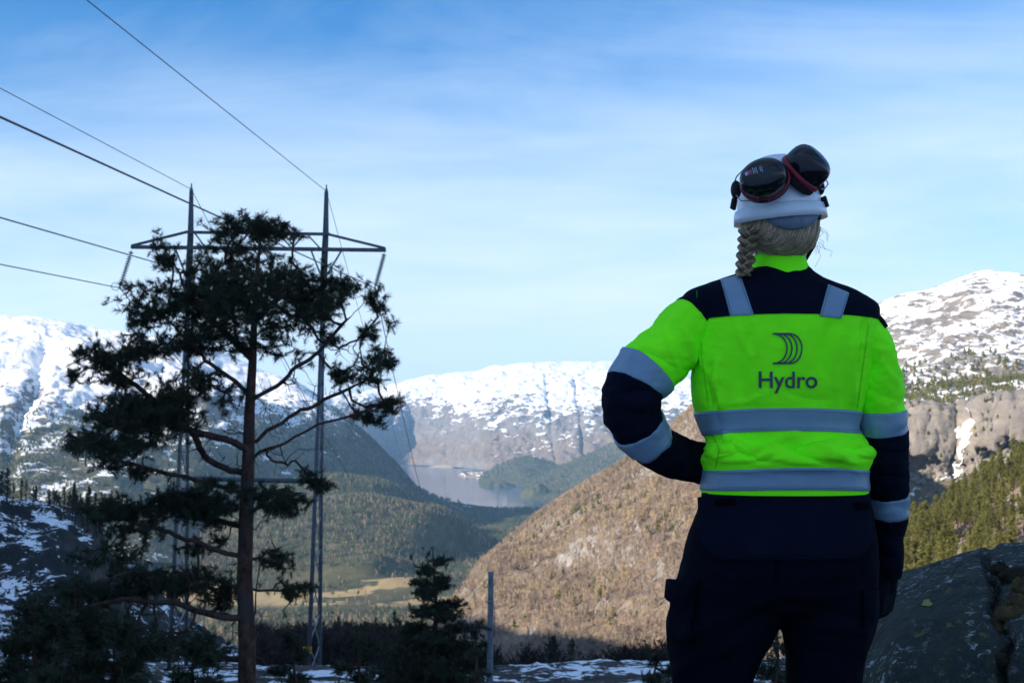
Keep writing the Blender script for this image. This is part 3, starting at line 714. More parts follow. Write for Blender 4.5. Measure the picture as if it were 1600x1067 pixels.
mb = MB(); mb.tube([T(285, 747), T(494, 752)], .16, 8); pbuild(mb, 'cross_tie', m_steel, smooth=True)
for k, (x, y, x2, y2) in enumerate(((206, 389, 187, 450), (404, 391, 388, 452), (601, 393, 586, 450))):
    a = T(x, y + 2); b_ = T(x2, y2)
    ins = MB(); d = (b_ - a); L = d.length; qm = d.to_track_quat('Z', 'Y').to_matrix().to_4x4()
    ins.tube([a, b_], .025, 6)
    io = pbuild(ins, 'insulator_string', m_glass)
    nd = 15
    for j in range(nd):
        c = a.lerp(b_, .07 + .84 * j / (nd - 1))
        ins = MB(); ins.lathe([(.03, -.06), (.17, -.035), (.175, 0), (.05, .06)], 12, Matrix.Translation(c) @ qm); pbuild(ins, 'insulator_disc', m_glass, io, True)
    for sx_ in (-1, 1):
        ring = MB(); cc = b_ + Vector((sx_ * .26, 0, .1)); ring.tube([cc + Vector((.26 * math.cos(t), .12 * math.cos(t), .26 * math.sin(t))) for t in np.linspace(0, 2 * math.pi, 21)], .025, 6, False); pbuild(ring, 'grading_ring', m_galv, io, True)
# ---- wires: one thing per wire
def wire(name, label, grp, near, at, far, r=0.03, sag1=1.0, sag2=8.0, n=48):
    """near: point behind the camera, at: point at the pylon, far: point down the valley"""
    near, at, far = Vector(near), Vector(at), Vector(far); pts = []
    for t in np.linspace(0, 1, n): p = near.lerp(at, t); p.z -= 4 * sag1 * t * (1 - t); pts.append(p)
    for t in np.linspace(0, 1, n)[1:]: p = at.lerp(far, t); p.z -= 4 * sag2 * t * (1 - t); pts.append(p)
    o = empty(name, at); mb = MB(); mb.tube([p - at for p in pts[:n]], r, 6); mb.build('strand', m_wire, o)
    mb = MB(); mb.tube([p - at for p in pts[n - 1:]], r, 6); mb.build('valley_strand', m_wire, o)
    mb = MB(); mb.tube([Vector((-.0, -.25, 0)), Vector((0, .25, 0))], r * 1.8, 6); mb.build('clamp', m_galv, o)
    tag(o, label, 'power line', grp)
def thru(at, px, py, ext=2.2):
    """extend the line pylon->(pixel) to a point behind the camera; picks the depth where heading is kept"""
    at = Vector(at); h = 0.07
    # x/y ratio at that pixel
    u = (px - 800) / FPX
    D = (at.x - h * at.y) / (u - h)
    q = P(px, py, D)
    return at + (q - at) * ((at.y + 45) / (at.y - q.y))
far_pt = lambda px, py, D: P(px, py, D)
wire('earth_wire', 'thin wire ending on the right mast top of the pylon', None, thru(T(510, 299), 135, 0), T(510, 299), far_pt(700, 800, 640), .022, .0, 16)
wire('earth_wire', 'thin wire ending on the left mast top of the pylon', None, thru(T(299, 296), 0, 138), T(299, 296), far_pt(668, 806, 640), .022, .0, 16)
wire('power_line', 'thick wire crossing highest over the left mast, to the right insulator', None, thru(T(586, 450), 0, 183), T(586, 450), far_pt(712, 812, 640), .034, .0, 18)
wire('power_line', 'middle thick wire running into the pine in front of the pylon', None, thru(T(388, 452), 0, 340), T(388, 452), far_pt(692, 815, 640), .034, .0, 18)
wire('power_line', 'lowest thick wire ending on the hanging left insulator of the pylon', None, thru(T(187, 450), 0, 413), T(187, 450), far_pt(672, 818, 640), .034, .0, 18)

# ------------------------------------------------------------------ bare wooden pole in front of the hillside
pb = P(764, 1067, 40); gz = float(ground_h(np.array([pb.x]), np.array([40.0]))[0])
po = empty('wooden_pole', (pb.x, 40, gz)); tag(po, 'grey weathered wooden pole standing before the sunlit brown hillside', 'pole')
top = P(767, 893, 40) - Vector(po.location)
m_oldwood = simple('grey_wood', (0.14, 0.16, 0.18), 0.75, 0.2, 5.0, 0.4, (40, .4, .01))
mb = MB(); mb.tube([(0, 0, -.5), top * .5, top], [.115, .10, .088], 12); mb.build('post', m_oldwood, po)
mb = MB(); mb.lathe([(.1, -.03), (.115, 0), (.1, .03)], 12, Matrix.Translation(top * .86)); mb.build('band', m_galv, po)
mb = MB(); mb.tube([top * .86, top * .86 + Vector((.12, -.05, -.15)), top * .8 + Vector((.12, -.03, -.5)), top * .72 + Vector((.1, 0, -.2))], .012, 5); mb.build('loose_wire', m_wire, po)

# ------------------------------------------------------------------ pines
def mat_bark():
    m, nt, b = new_mat('pine_bark')
    pos = N(nt, 'ShaderNodeNewGeometry').outputs['Position']
    n1 = noise(nt, pos, 9, 6, 0.7, 0.3, (1, 1, .45)); n2 = noise(nt, pos, 2.0, 4, 0.6)
    c = ramp(nt, n1, [(0.3, (0.022, 0.013, 0.011)), (0.5, (0.075, 0.040, 0.032)), (0.7, (0.14, 0.085, 0.068))])
    c = mixc(nt, maprange(nt, n2, .4, .7), c, (0.075, 0.06, 0.055))
    nt.links.new(c, b.inputs['Base Color']); b.inputs['Roughness'].default_value = 0.9; b.inputs['Specular IOR Level'].default_value = 0.15
    bump(nt, b, n1, 0.9, 0.03)
    return m
m_bark = mat_bark()
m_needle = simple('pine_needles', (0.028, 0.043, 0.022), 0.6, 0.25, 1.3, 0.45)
m_needle_sun = simple('pine_needles_sunlit', (0.165, 0.165, 0.042), 0.6, 0.2, 0.25, 0.5, coord='Generated')  # sunlit copy of the needles, sunlight put into its lighter yellow colour

def frustum(V, F, p, q, r0, r1, n):
    d = q - p; L = np.linalg.norm(d)
    if L < 1e-6: return
    d = d / L; ref = np.array([0, 0, 1.0]) if abs(d[2]) < .9 else np.array([1.0, 0, 0])
    x = np.cross(d, ref); x /= np.linalg.norm(x); y = np.cross(d, x); b = len(V)
    for c, r in ((p, r0), (q, r1)):
        for j in range(n):
            a = 2 * math.pi * j / n; V.append(tuple(c + (x * math.cos(a) + y * math.sin(a)) * r))
    for j in range(n):
        k = (j + 1) % n; F.append((b + j, b + k, b + n + k, b + n + j))
def tufts(centers, dirs, L, w, per, r):
    """needle bundles: per needles of one triangle each around every shoot"""
    n = len(centers); D = dirs / (np.linalg.norm(dirs, axis=1)[:, None] + 1e-9)
    ref = np.where(np.abs(D[:, 2:3]) < .9, np.array([[0, 0, 1.0]]), np.array([[1.0, 0, 0]]))
    X = np.cross(D, ref); X /= np.linalg.norm(X, axis=1)[:, None]; Y = np.cross(D, X)
    k = n * per; i = np.repeat(np.arange(n), per)
    sz = np.repeat(r.uniform(.7, 1.25, n), per)
    ang = r.uniform(0, 2 * math.pi, k); el = r.uniform(.12, 1.25, k)
    nd = D[i] * np.cos(el)[:, None] + (X[i] * np.cos(ang)[:, None] + Y[i] * np.sin(ang)[:, None]) * np.sin(el)[:, None]
    base = centers[i] - D[i] * (r.uniform(0, 1.1, k) * L * sz)[:, None]
    tip = base + nd * (L * sz * r.uniform(.75, 1.1, k))[:, None]
    sd = np.cross(nd, r.normal(size=(k, 3))); sd /= np.linalg.norm(sd, axis=1)[:, None] + 1e-9
    V = np.stack([base - sd * w * .5, base + sd * w * .5, tip], 1).reshape(-1, 3)
    F = np.arange(3 * k).reshape(-1, 3)
    return V, F
def mesh_np(name, V, F, mat, parent=None):
    me = bpy.data.meshes.new(name); n = F.shape[1]
    me.vertices.add(len(V)); me.vertices.foreach_set('co', np.asarray(V, np.float32).ravel())
    me.loops.add(F.size); me.loops.foreach_set('vertex_index', F.astype(np.int32).ravel())
    me.polygons.add(len(F)); me.polygons.foreach_set('loop_start', np.arange(0, F.size, n, dtype=np.int32)); me.polygons.foreach_set('loop_total', np.full(len(F), n, np.int32))
    me.update(calc_edges=True)
    o = bpy.data.objects.new(name, me); COL.objects.link(o); me.materials.append(mat)
    if parent is not None: o.parent = parent
    return o
def polyline(pts, step):
    pts = np.array(pts, float); out = [pts[0]]
    for a, b in zip(pts[:-1], pts[1:]):
        n = max(1, int(np.linalg.norm(b - a) / step))
        for k in range(1, n + 1): out.append(a + (b - a) * k / n)
    return np.array(out)
def grow(trunk, trunk_r, limbs, attract, step=0.16, bf=0.25, tip=0.006, wig=0.03, seed=0, dead=0):
    """skeleton = trunk + limbs; every attractor is joined to it by the cheapest twig.  returns nodes, parents, radii, is_tip"""
    r = np.random.default_rng(seed)
    nodes = []; par = []; plen = []; kind = []
    for k, p in enumerate(polyline(trunk, step)):
        nodes.append(p); par.append(k - 1); plen.append(0.0); kind.append(0)
    nt_ = len(nodes)
    for lb in limbs:
        q = polyline(lb, step); A = np.array(nodes[:nt_]); j = int(np.argmin(((A - q[0]) ** 2).sum(1)))
        last = j; wob = r.normal(size=3) * wig
        for k, p in enumerate(q[1:]):
            wob = wob * .7 + r.normal(size=3) * wig
            nodes.append(p + wob); par.append(last); plen.append((k + 1) * step * .4); last = len(nodes) - 1; kind.append(1)
    A = np.array(attract); n = len(A)
    best = np.full(n, 1e9); bi = np.zeros(n, int); done = np.zeros(n, bool)
    NA = np.array(nodes); PL = np.array(plen)
    for i in range(n):
        c = np.linalg.norm(NA - A[i], axis=1) + bf * PL + np.where(np.array(kind) == 0, .25, 0); k = int(np.argmin(c)); best[i] = c[k]; bi[i] = k
    tips = []; who = []
    for _ in range(n):
        i = int(np.argmin(np.where(done, 1e9, best))); done[i] = True
        p = nodes[bi[i]]; q = A[i]; L = np.linalg.norm(q - p); m = max(1, int(L / step)); last = bi[i]
        newp = []; side = r.normal(size=3) * L * .07
        for k in range(1, m + 1):
            t = k / m; w = p + (q - p) * t + side * math.sin(math.pi * t) + np.array([0, 0, -.08 * L * math.sin(math.pi * t)])
            if k < m: w = w + r.normal(size=3) * wig * .5
            nodes.append(w); par.append(last); plen.append(plen[last] + L / m); last = len(nodes) - 1; newp.append(last); kind.append(2)
        tips.append(last); who.append(i)
        for b in newp:
            c = np.linalg.norm(A - nodes[b], axis=1) + bf * plen[b]; u = c < best; best[u] = c[u]; bi[u] = b
    nodes = np.array(nodes); par = np.array(par); cnt = np.zeros(len(nodes)); cnt[tips] = 1
    for k in range(len(nodes) - 1, -1, -1):
        if par[k] >= 0: cnt[par[k]] += cnt[k]
    rad = tip * np.maximum(cnt, .6) ** 0.43
    zt = np.linspace(0, 1, nt_); rad[:nt_] = np.interp(zt, np.linspace(0, 1, len(trunk_r)), trunk_r)
    cap = np.interp(np.arange(len(nodes)), [0, nt_], [1e9, 1e9])
    return nodes, par, rad, np.array(tips), nt_, np.array(kind), np.array(who)
def pine(name, base, trunk, trunk_r, limbs, attract, label, grp=None, L=.11, w=.009, per=34, step=.16, seed=0, tip=.006, mat=None, extra=1, wig=.03, bare=None):
    r = np.random.default_rng(seed + 5)
    na_ = len(attract); attract = np.array(attract) if bare is None else np.concatenate([attract, bare])
    nodes, par, rad, tips, nt_, kind, who = grow(trunk, trunk_r, limbs, attract, step, seed=seed, tip=tip, wig=wig)
    base = np.array(base, float); root = empty(name, base); tag(root, label, 'tree', grp)
    nodes = nodes - base
    V, F = [], []; pts = nodes[:nt_]
    mb = MB(); mb.tube([Vector(p) for p in pts], list(rad[:nt_]), 14); mb.build('trunk', m_bark, root)
    k = nt_
    while k < len(nodes) and kind[k] == 1:               # each limb is a part of its own
        ch = [par[k], k]; k += 1
        while k < len(nodes) and kind[k] == 1 and par[k] == k - 1: ch.append(k); k += 1
        rr_ = [rad[ch[1]] * 1.15] + [rad[c] for c in ch[1:]]
        for q in range(1, len(rr_)): rr_[q] = min(rr_[q], rr_[q - 1])
        mb = MB(); mb.tube([Vector(nodes[c]) for c in ch], rr_, 7); mb.build('limb', m_bark, root)
    V, F = [], []
    for k in range(nt_, len(nodes)):
        if kind[k] == 2: frustum(V, F, nodes[par[k]], nodes[k], min(rad[par[k]], rad[k] * 1.5), rad[k], 4 if rad[k] > .012 else 3)
    tag(mesh_obj('twigs', V, F, m_bark, root), kind='stuff')
    tips = tips[who < na_]
    C = [nodes[tips]]; Dv = [nodes[tips] - nodes[par[tips]] + np.array([0, 0, .25 * step])]
    pt = par[tips]; ok = kind[pt] == 2
    for e in range(extra):
        C.append((nodes[tips] * .5 + nodes[pt] * .5)[ok] + r.normal(size=(ok.sum(), 3)) * L * .5); Dv.append((nodes[tips] - nodes[pt])[ok] + r.normal(size=(ok.sum(), 3)) * L * .8 + np.array([0, 0, .1 * step]))
    C = np.concatenate(C); Dv = np.concatenate(Dv)
    V, F = tufts(C, Dv, L, w, per, r)
    cr = mesh_np('crown', V, F, mat or m_needle, root)
    return root

def clump_points(clumps, D, dens, seed, zjit=1.0, sub=0.32):
    """clumps (px,py,rx,ry[,weight]) seen in front view -> points in ellipsoids around distance D, gathered into smaller sprays"""
    r = np.random.default_rng(seed); out = []
    m = D / FPX
    for c in clumps:
        cx, cy, rx, ry = c[:4]; wgt = c[4] if len(c) > 4 else 1.0
        n = max(3, int(rx * ry * dens * wgt)); off = r.normal() * zjit
        ns = max(2, int(n / 5)); cen = []
        while len(cen) < ns:
            q = r.uniform(-1, 1, 3)
            if (q ** 2).sum() < 1: cen.append(q)
        cen = np.array(cen)
        q = cen[r.integers(0, ns, n)] + r.normal(size=(n, 3)) * sub * np.array([1, 1, .8])
        for a in q:
            p = P(cx + a[0] * rx, cy + a[1] * ry, D)
            out.append((p.x, p.y + off + a[2] * max(rx, ry) * m * 1.1, p.z))
    return np.array(out)

# ---- the large pine in front of the pylon
TDp = 21.5
big_trunk = [(386, 1130), (386, 1000), (382, 900), (385, 800), (388, 720), (390, 640), (395, 560), (398, 480), (402, 420), (408, 370), (412, 345)]
Q = lambda px, py, dd=0.0: np.array(P(px, py, TDp + dd))
def chaikin(p, it=2):
    for _ in range(it):
        q = [p[0]]
        for a, b in zip(p[:-1], p[1:]): q += [(a[0] * .75 + b[0] * .25, a[1] * .75 + b[1] * .25), (a[0] * .25 + b[0] * .75, a[1] * .25 + b[1] * .75)]
        p = q + [p[-1]]
    return p
def limb(pts, dd):
    pts = chaikin(pts); return [Q(x, y, dd * k / (len(pts) - 1)) for k, (x, y) in enumerate(pts)]
big_limbs = [
    limb([(396, 625), (440, 600), (473, 568), (499, 550), (529, 512), (560, 482), (580, 452)], -.7),
    limb([(391, 692), (410, 677), (455, 647), (492, 628), (529, 613), (570, 591), (606, 565)], .5),
    limb([(391, 718), (440, 690), (490, 668), (540, 650), (585, 635), (612, 622)], -.9),
    limb([(390, 612), (357, 587), (323, 562), (300, 535), (270, 505), (240, 482), (210, 480)], -.6),
    limb([(387, 742), (345, 728), (318, 712), (306, 680), (256, 640), (215, 605), (180, 575), (140, 555)], .4),
    limb([(386, 772), (330, 756), (288, 748), (232, 734), (185, 718), (140, 700), (112, 690)], -.6),
    limb([(384, 872), (320, 856), (280, 838), (240, 826), (190, 812), (140, 795)], -.4),
    limb([(383, 965), (330, 950), (264, 940), (200, 935), (120, 950), (60, 965)], -1.0),
    limb([(385, 1030), (320, 1015), (250, 1000), (180, 1000), (110, 1010)], .6),
    limb([(386, 800), (420, 785), (460, 770), (497, 758)], -.5),
    limb([(388, 700), (330, 680), (280, 660), (220, 650), (150, 655)], -1.1),
    limb([(394, 560), (350, 520), (310, 480), (280, 440), (262, 395)], .5),
    limb([(397, 500), (430, 470), (455, 440), (470, 420)], .7),
    limb([(400, 440), (370, 420), (350, 400)], -.5),
    limb([(398, 480), (350, 470), (320, 455)], -1.0),
    limb([(385, 820), (350, 810), (310, 795), (260, 785)], .7),
    limb([(384, 1060), (396, 990), (402, 900), (412, 860), (440, 850)], -.3),
    limb([(382, 920), (430, 925), (470, 915), (500, 920)], .5),
]
big_clumps = [
    (414, 344, 30, 14, 1.3), (410, 362, 44, 18), (400, 388, 50, 26), (365, 428, 60, 38), (430, 428, 42, 38), (300, 430, 52, 42), (262, 392, 20, 24, .8), (240, 405, 13, 13, 1.2),
    (255, 470, 46, 34), (213, 490, 28, 20, 1.1), (320, 480, 58, 38), (400, 480, 58, 44), (455, 445, 36, 30), (452, 492, 42, 36, .9),
    (505, 455, 38, 22, .9), (545, 446, 28, 22, .9), (580, 455, 20, 22, .9), (530, 490, 38, 22, .8), (578, 512, 26, 16, .8), (500, 522, 30, 16, .6),
    (596, 568, 27, 18, .9), (570, 590, 34, 16, .8), (608, 556, 15, 12, 1), (536, 590, 26, 14, .5), (602, 632, 25, 13, .9), (560, 648, 30, 12, .7),
    (270, 522, 56, 28), (330, 530, 44, 28, .8), (235, 545, 36, 18, .8), (395, 540, 40, 25, .5), (440, 550, 40, 20, .4),
    (150, 545, 42, 20, .9), (188, 540, 32, 24), (128, 580, 22, 14, .9), (192, 588, 38, 22), (215, 618, 32, 14, .8), (165, 565, 26, 18),
    (150, 655, 46, 20), (200, 652, 58, 22), (262, 650, 56, 28), (130, 685, 28, 16), (118, 702, 20, 10), (232, 690, 58, 16, .9), (300, 636, 42, 36, .8), (340, 610, 36, 36, .5), (290, 595, 34, 22, .6),
    (160, 722, 36, 9, .9), (215, 742, 30, 9, .8), (150, 795, 42, 12), (200, 800, 48, 16), (250, 790, 48, 22), (300, 790, 44, 22), (232, 828, 40, 10, .7), (330, 802, 36, 20, .8), (345, 760, 26, 12, .5),
    (440, 772, 48, 17), (482, 756, 22, 13, 1.1), (430, 800, 28, 12, .7), (430, 880, 30, 12, .8), (455, 920, 36, 12, .8), (300, 850, 40, 12, .5),
    (190, 862, 42, 14, .8), (130, 930, 56, 20, .9), (210, 925, 56, 20, .9), (280, 915, 56, 20, .9), (335, 935, 34, 20, .8), (80, 965, 56, 20), (165, 975, 66, 24, .9), (262, 990, 56, 20, .9), (330, 1005, 36, 16, .8),
]
big_clumps = [(c[0], c[1], c[2], c[3] * (1.12 if c[1] > 630 else 1), (c[4] if len(c) > 4 else 1.0) * (1.75 if c[1] > 630 else 1.3 if c[0] > 480 or c[0] < 230 else 1.15)) for c in big_clumps]
att = clump_points(big_clumps, TDp, 0.080, 3, .7, .33)
_x, _y = pxy(att); att = att[~((_x < 103) & (_y < 850))]
bare_pts = clump_points([(440, 585, 60, 35), (485, 625, 60, 26), (345, 700, 55, 45), (430, 645, 45, 45), (330, 862, 45, 22), (430, 735, 36, 26), (445, 840, 36, 36), (250, 762, 60, 14), (425, 965, 36, 26), (300, 880, 50, 20), (350, 740, 30, 30), (520, 560, 40, 30), (300, 690, 50, 30), (450, 700, 50, 16), (420, 1000, 30, 40), (340, 970, 36, 40)], TDp, 0.02, 23, .5, .4)
wy = lambda y: (660 - y)
big_pine = pine('pine_tree', tuple(Q(386, 1130)), [Q(x, y) for x, y in big_trunk], [.165, .152, .142, .133, .124, .125, .11, .095, .08, .062, .045, .028, .014], big_limbs, att,
     'large dark pine with bare lower trunk standing in front of the pylon', None, .112, .0085, 36, .13, 1, .0036, extra=1, bare=bare_pts, wig=.016)

# ---- other pines near us, grown from a simple habit
def habit_pine(name, px, py_top, D, py_base, half_w, label, seed, n=420, grp=None, L=.13, w=.014, per=30, low=.12, lean=0.0, tip=.007, nl=15, pw=.6):
    r = np.random.default_rng(seed)
    top = np.array(P(px, py_top, D)); gz = float(ground_h(np.array([top[0]]), np.array([D]))[0])
    base = np.array([top[0] + lean, D, gz - .3]); H = top[2] - base[2]
    tr = [base + (top - base) * t + np.array([r.normal() * .012 * H, r.normal() * .012 * H, 0]) * (0 < t < 1) for t in np.linspace(0, 1, 8)]
    W = half_w * D / FPX; lim = []; at = []
    for k in range(nl):
        t = low + (0.93 - low) * k / (nl - 1); a = k * 2.4 + r.uniform(-.4, .4)
        reach = W * (1 - t) ** pw * r.uniform(.75, 1.15) * (.75 + .25 * (t > .2)) + .08 * W
        s = base + (top - base) * t; e = s + np.array([math.cos(a) * reach, math.sin(a) * reach, reach * r.uniform(-.05, .4)])
        lim.append([s, s * .5 + e * .5 + np.array([0, 0, -.05 * reach]), e])
        m = int(n * (reach / W) ** 1.4 / 6) + 6
        for _ in range(m):
            f = r.uniform(.35, 1.05); q = s + (e - s) * f + r.normal(size=3) * reach * np.array([.22, .22, .09]) + np.array([0, 0, .05 * reach]); at.append(q)
    for _ in range(14): at.append(top + np.array([r.normal() * .05 * H, r.normal() * .05 * H, -abs(r.normal()) * .06 * H]))
    return pine(name, tuple(base), tr, [.028 * H * k for k in (1, .9, .8, .65, .5, .35, .2, .08)], lim, np.array(at), label, grp, L, w, per, max(.12, H * .035), seed, tip)
habit_pine('pine_tree', 676, 855, 45, 1075, 92, 'bushy dark young pine between the pylon and the wooden pole', 11, 950, None, .16, .018, 30, .22, tip=.008, nl=30, pw=.72)
habit_pine('pine_tree', 60, 930, 17, 1100, 120, 'dark young pine in the lower left corner before the snowy bluff', 12, 800, None, .14, .012, 34)
habit_pine('pine_tree', 190, 965, 15, 1100, 130, 'low dark pine in front at the foot of the large pine, on its left', 13, 800, None, .13, .011, 34)
habit_pine('pine_tree', 118, 905, 20, 1100, 95, 'taller dark young pine between the snowy bluff and the large pine', 19, 700, None, .14, .012, 34)
habit_pine('pine_tree', 305, 990, 17, 1100, 80, 'low dark pine just left of the large trunk at the lower edge', 20, 420, None, .13, .011, 34)
habit_pine('pine_tree', 455, 985, 26, 1100, 70, 'low dark pine bush right of the large trunk under the pylon leg', 14, 420, None, .13, .014, 30)
habit_pine('pine_tree', 560, 985, 30, 1100, 85, 'low spreading pine left of the bushy young pine', 15, 520, None, .14, .015, 30)
habit_pine('pine_tree', 745, 972, 40, 1100, 42, 'small pine with its top against the wooden pole', 16, 110, None, .16, .02, 26)
habit_pine('pine_tree', 1030, 1010, 24, 1100, 60, 'small dark pine beside the left trouser leg of the person', 17, 220, None, .13, .013, 30)
habit_pine('pine_tree', 1212, 965, 14, 1100, 60, 'small twiggy pine seen between the legs of the person', 18, 150, None, .12, .009, 24)

# ---- light mid-distance pines, shared meshes, each tree its own object
def mid_proto(seed, H=13.0, W=2.4, low=.35, n=150, per=14, L=.55, w=.10, spread=1.0):
    r = np.random.default_rng(seed); C = []; Dv = []; mb = MB()
    tp = [Vector((r.normal() * .12 * (t > 0), r.normal() * .12 * (t > 0), H * t)) for t in np.linspace(0, .97, 7)]
    tp[0] = Vector((0, 0, -1.0)); mb.tube(tp, [.2, .17, .14, .11, .085, .055, .02], 6)
    for k in range(n):
        t = low + (1 - low) * r.random() ** .85; rad = W * (1 - ((t - low) / (1 - low)) ** 1.6) ** .8 * (.55 + .45 * min(1, (t - low) / .2)) * r.uniform(.25, 1.05) * (.7 + .3 * math.sin(k * 1.7))
        a = r.uniform(0, 6.28); C.append((math.cos(a) * rad, math.sin(a) * rad, H * t)); Dv.append((math.cos(a), math.sin(a), .7))
        if k % 7 == 0: mb.tube([Vector((0, 0, H * t - rad * .25)), Vector(C[-1])], [.05, .02], 3, False)
    V, F = tufts(np.array(C), np.array(Dv), L, w, per, r)
    return mb, V, F
def mid_tree_set(nm, protos, pts, smin, smax, labels, grp, mat, seed):
    r = np.random.default_rng(seed); meshes = []
    for mb, V, F in protos:
        a = mb.build('trunk', m_bark, None); b = mesh_np('crown', V, F, mat)
        meshes.append((a.data, b.data)); bpy.data.objects.remove(a); bpy.data.objects.remove(b)
    for k, p in enumerate(pts):
        t, c = meshes[int(r.integers(0, len(meshes)))]; e = empty(nm, p, r.uniform(0, 6.28)); s = r.uniform(smin, smax); e.scale = (s * r.uniform(.85, 1.15),) * 2 + (s,)
        for n2, d in (('trunk', t), ('crown', c)):
            o = bpy.data.objects.new(n2, d); COL.objects.link(o); o.parent = e
        f = (s - smin) / max(smax - smin, 1e-6); X, Y = pxy(np.array(p))
        tag(e, labels(X, Y, f) if callable(labels) else labels, 'tree', grp)
pick = lambda v, edges, words: words[int(np.searchsorted(edges, v))]
sunny = [mid_proto(200 + k, 13, 2.3 + .25 * k, .3 + .06 * k, 170, 13, .62, .12) for k in range(5)]
pp = sample_grid(PSG, 270, lambda c: in_view(c, 1385, 1640, 600, 1000) * np.interp(c[..., 1], [130, 200, 260, 430, 450, 470], [0, 0, .5, 1, 1, 0]), 31)
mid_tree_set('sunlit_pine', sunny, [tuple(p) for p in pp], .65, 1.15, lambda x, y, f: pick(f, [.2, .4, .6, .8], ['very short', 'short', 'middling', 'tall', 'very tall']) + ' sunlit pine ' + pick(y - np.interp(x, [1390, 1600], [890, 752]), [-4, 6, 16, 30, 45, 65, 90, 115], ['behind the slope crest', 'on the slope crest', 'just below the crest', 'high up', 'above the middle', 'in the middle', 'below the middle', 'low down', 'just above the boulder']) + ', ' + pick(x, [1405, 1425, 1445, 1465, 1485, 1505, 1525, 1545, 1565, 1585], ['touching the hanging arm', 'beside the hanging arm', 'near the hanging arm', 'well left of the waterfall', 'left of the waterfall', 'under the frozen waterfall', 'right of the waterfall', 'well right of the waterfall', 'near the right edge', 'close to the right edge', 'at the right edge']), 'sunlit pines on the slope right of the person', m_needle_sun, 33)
dark = [mid_proto(230 + k, 6.5, 1.5 + .2 * k, .12 + .05 * k, 120, 12, .36, .075) for k in range(4)]
pts = []; r_ = np.random.default_rng(41)
for k in range(140):
    D = r_.uniform(98, 188); px = r_.uniform(440, 1120); q = P(px, 1000, D); z = float(ground_h(np.array([q.x]), np.array([D]))[0]); pts.append((q.x, D, z))
pb_ = []
for k in range(2600):
    D = r_.uniform(96, 195); px = r_.uniform(380, 1180); q = P(px, 1000, D); pb_.append((q.x, D, float(0)))
pb_ = np.array(pb_); pb_[:, 2] = ground_h(pb_[:, 0], pb_[:, 1]) - .2
scatter('shaded_birches', pb_, 1.5, 4.2, [unlinked('shaded_birch', proto_birch(40 + k, 34), simple('shaded_birch', (.045, .035, .03), .9, .1)) for k in range(3)], 17, 'bare dark brush in the shaded thicket below the hillside')  # shaded copy of the birch, shade put into its darker colour
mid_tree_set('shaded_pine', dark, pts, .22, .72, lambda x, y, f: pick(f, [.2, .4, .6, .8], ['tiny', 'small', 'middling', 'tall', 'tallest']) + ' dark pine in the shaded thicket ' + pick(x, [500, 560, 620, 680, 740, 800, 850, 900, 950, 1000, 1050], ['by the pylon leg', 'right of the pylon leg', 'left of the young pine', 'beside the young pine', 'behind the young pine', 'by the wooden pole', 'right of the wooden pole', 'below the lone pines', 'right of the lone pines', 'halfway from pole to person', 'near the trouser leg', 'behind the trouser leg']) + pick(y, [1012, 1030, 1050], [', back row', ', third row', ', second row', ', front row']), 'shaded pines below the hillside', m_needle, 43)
for px, py, D, lab in ((866, 992, 92, 'left one of two lone dark pines rising into the sunlit hillside'), (894, 996, 92, 'right one of two lone dark pines rising into the sunlit hillside')):
    q = P(px, py, D); z = float(ground_h(np.array([q.x]), np.array([D]))[0])
    mid_tree_set('lone_pine', [dark[2]], [(q.x, D, z)], (q.z - z) / 6.5, (q.z - z) / 6.5, lab, None, m_needle, px)
bt = sample_grid(BLG, 70, lambda c: in_view(c, -60, 200, 780, 860) * (c[..., 1] > 240), 51)
mid_tree_set('bluff_pine', dark, [tuple(p) for p in bt], .6, 1.05, lambda x, y, f: pick(f, [.25, .5, .75], ['smallest', 'smaller', 'taller', 'tallest']) + ' dark pine on top of the snowy bluff, ' + pick(x, [-10, 25, 60, 100, 140], ['at the left frame edge', 'near the left frame edge', 'left of the middle', 'right of the middle', 'near its right end', 'at its right end']), 'pines on top of the snowy bluff', m_needle, 53)
bt = sample_grid(BLG, 110, lambda c: in_view(c, -60, 420, 860, 1067), 52)
mid_tree_set('cliff_pine', dark, [tuple(p) for p in bt], .25, .5, lambda x, y, f: pick(f, [.33, .66], ['tiny', 'small', 'larger']) + ' dark pine on the bluff face, ' + pick(y, [870, 890, 910, 930, 955, 980, 1005, 1030], ['just under its top', 'under its top', 'near its top', 'above halfway', 'halfway down', 'below halfway', 'low down', 'near its foot', 'at its foot']) + pick(x, [0, 30, 60, 90, 120, 150, 190, 230, 300], [' at the frame edge', ' beside the frame edge', ' far left', ' left', ' left of middle', ' in the middle', ' right', ' far right', ' near the large pine', ' behind the large pine']), 'small pines on the face of the snowy bluff', m_needle, 54)

# ------------------------------------------------------------------ person
PD = 2.65
def cloth(name, col, rough=0.85, weave=900.0, bs=0.25, sheen=0.15, var=0.12, spec=0.15):
    m, nt, b = new_mat(name)
    t = N(nt, 'ShaderNodeTexCoord').outputs['Object']
    n1 = noise(nt, t, 7, 5, 0.6); n2 = noise(nt, t, weave, 2, 0.5)
    lo = tuple(c * (1 - var) for c in col); hi = tuple(c * (1 + var) for c in col)
    nt.links.new(ramp(nt, n1, [(0.3, lo), (0.7, hi)]), b.inputs['Base Color'])
    b.inputs['Roughness'].default_value = rough; b.inputs['Specular IOR Level'].default_value = spec
    b.inputs['Sheen Weight'].default_value = sheen
    bump(nt, b, math_(nt, 'ADD', math_(nt, 'MULTIPLY', n2, .25), noise(nt, t, 28, 4, .6)), bs, 0.004)
    return m
m_lime = cloth('lime_fluorescent_fabric', (0.25, 1.28, 0.013), 0.8, 900, .5, 0.0, .10)
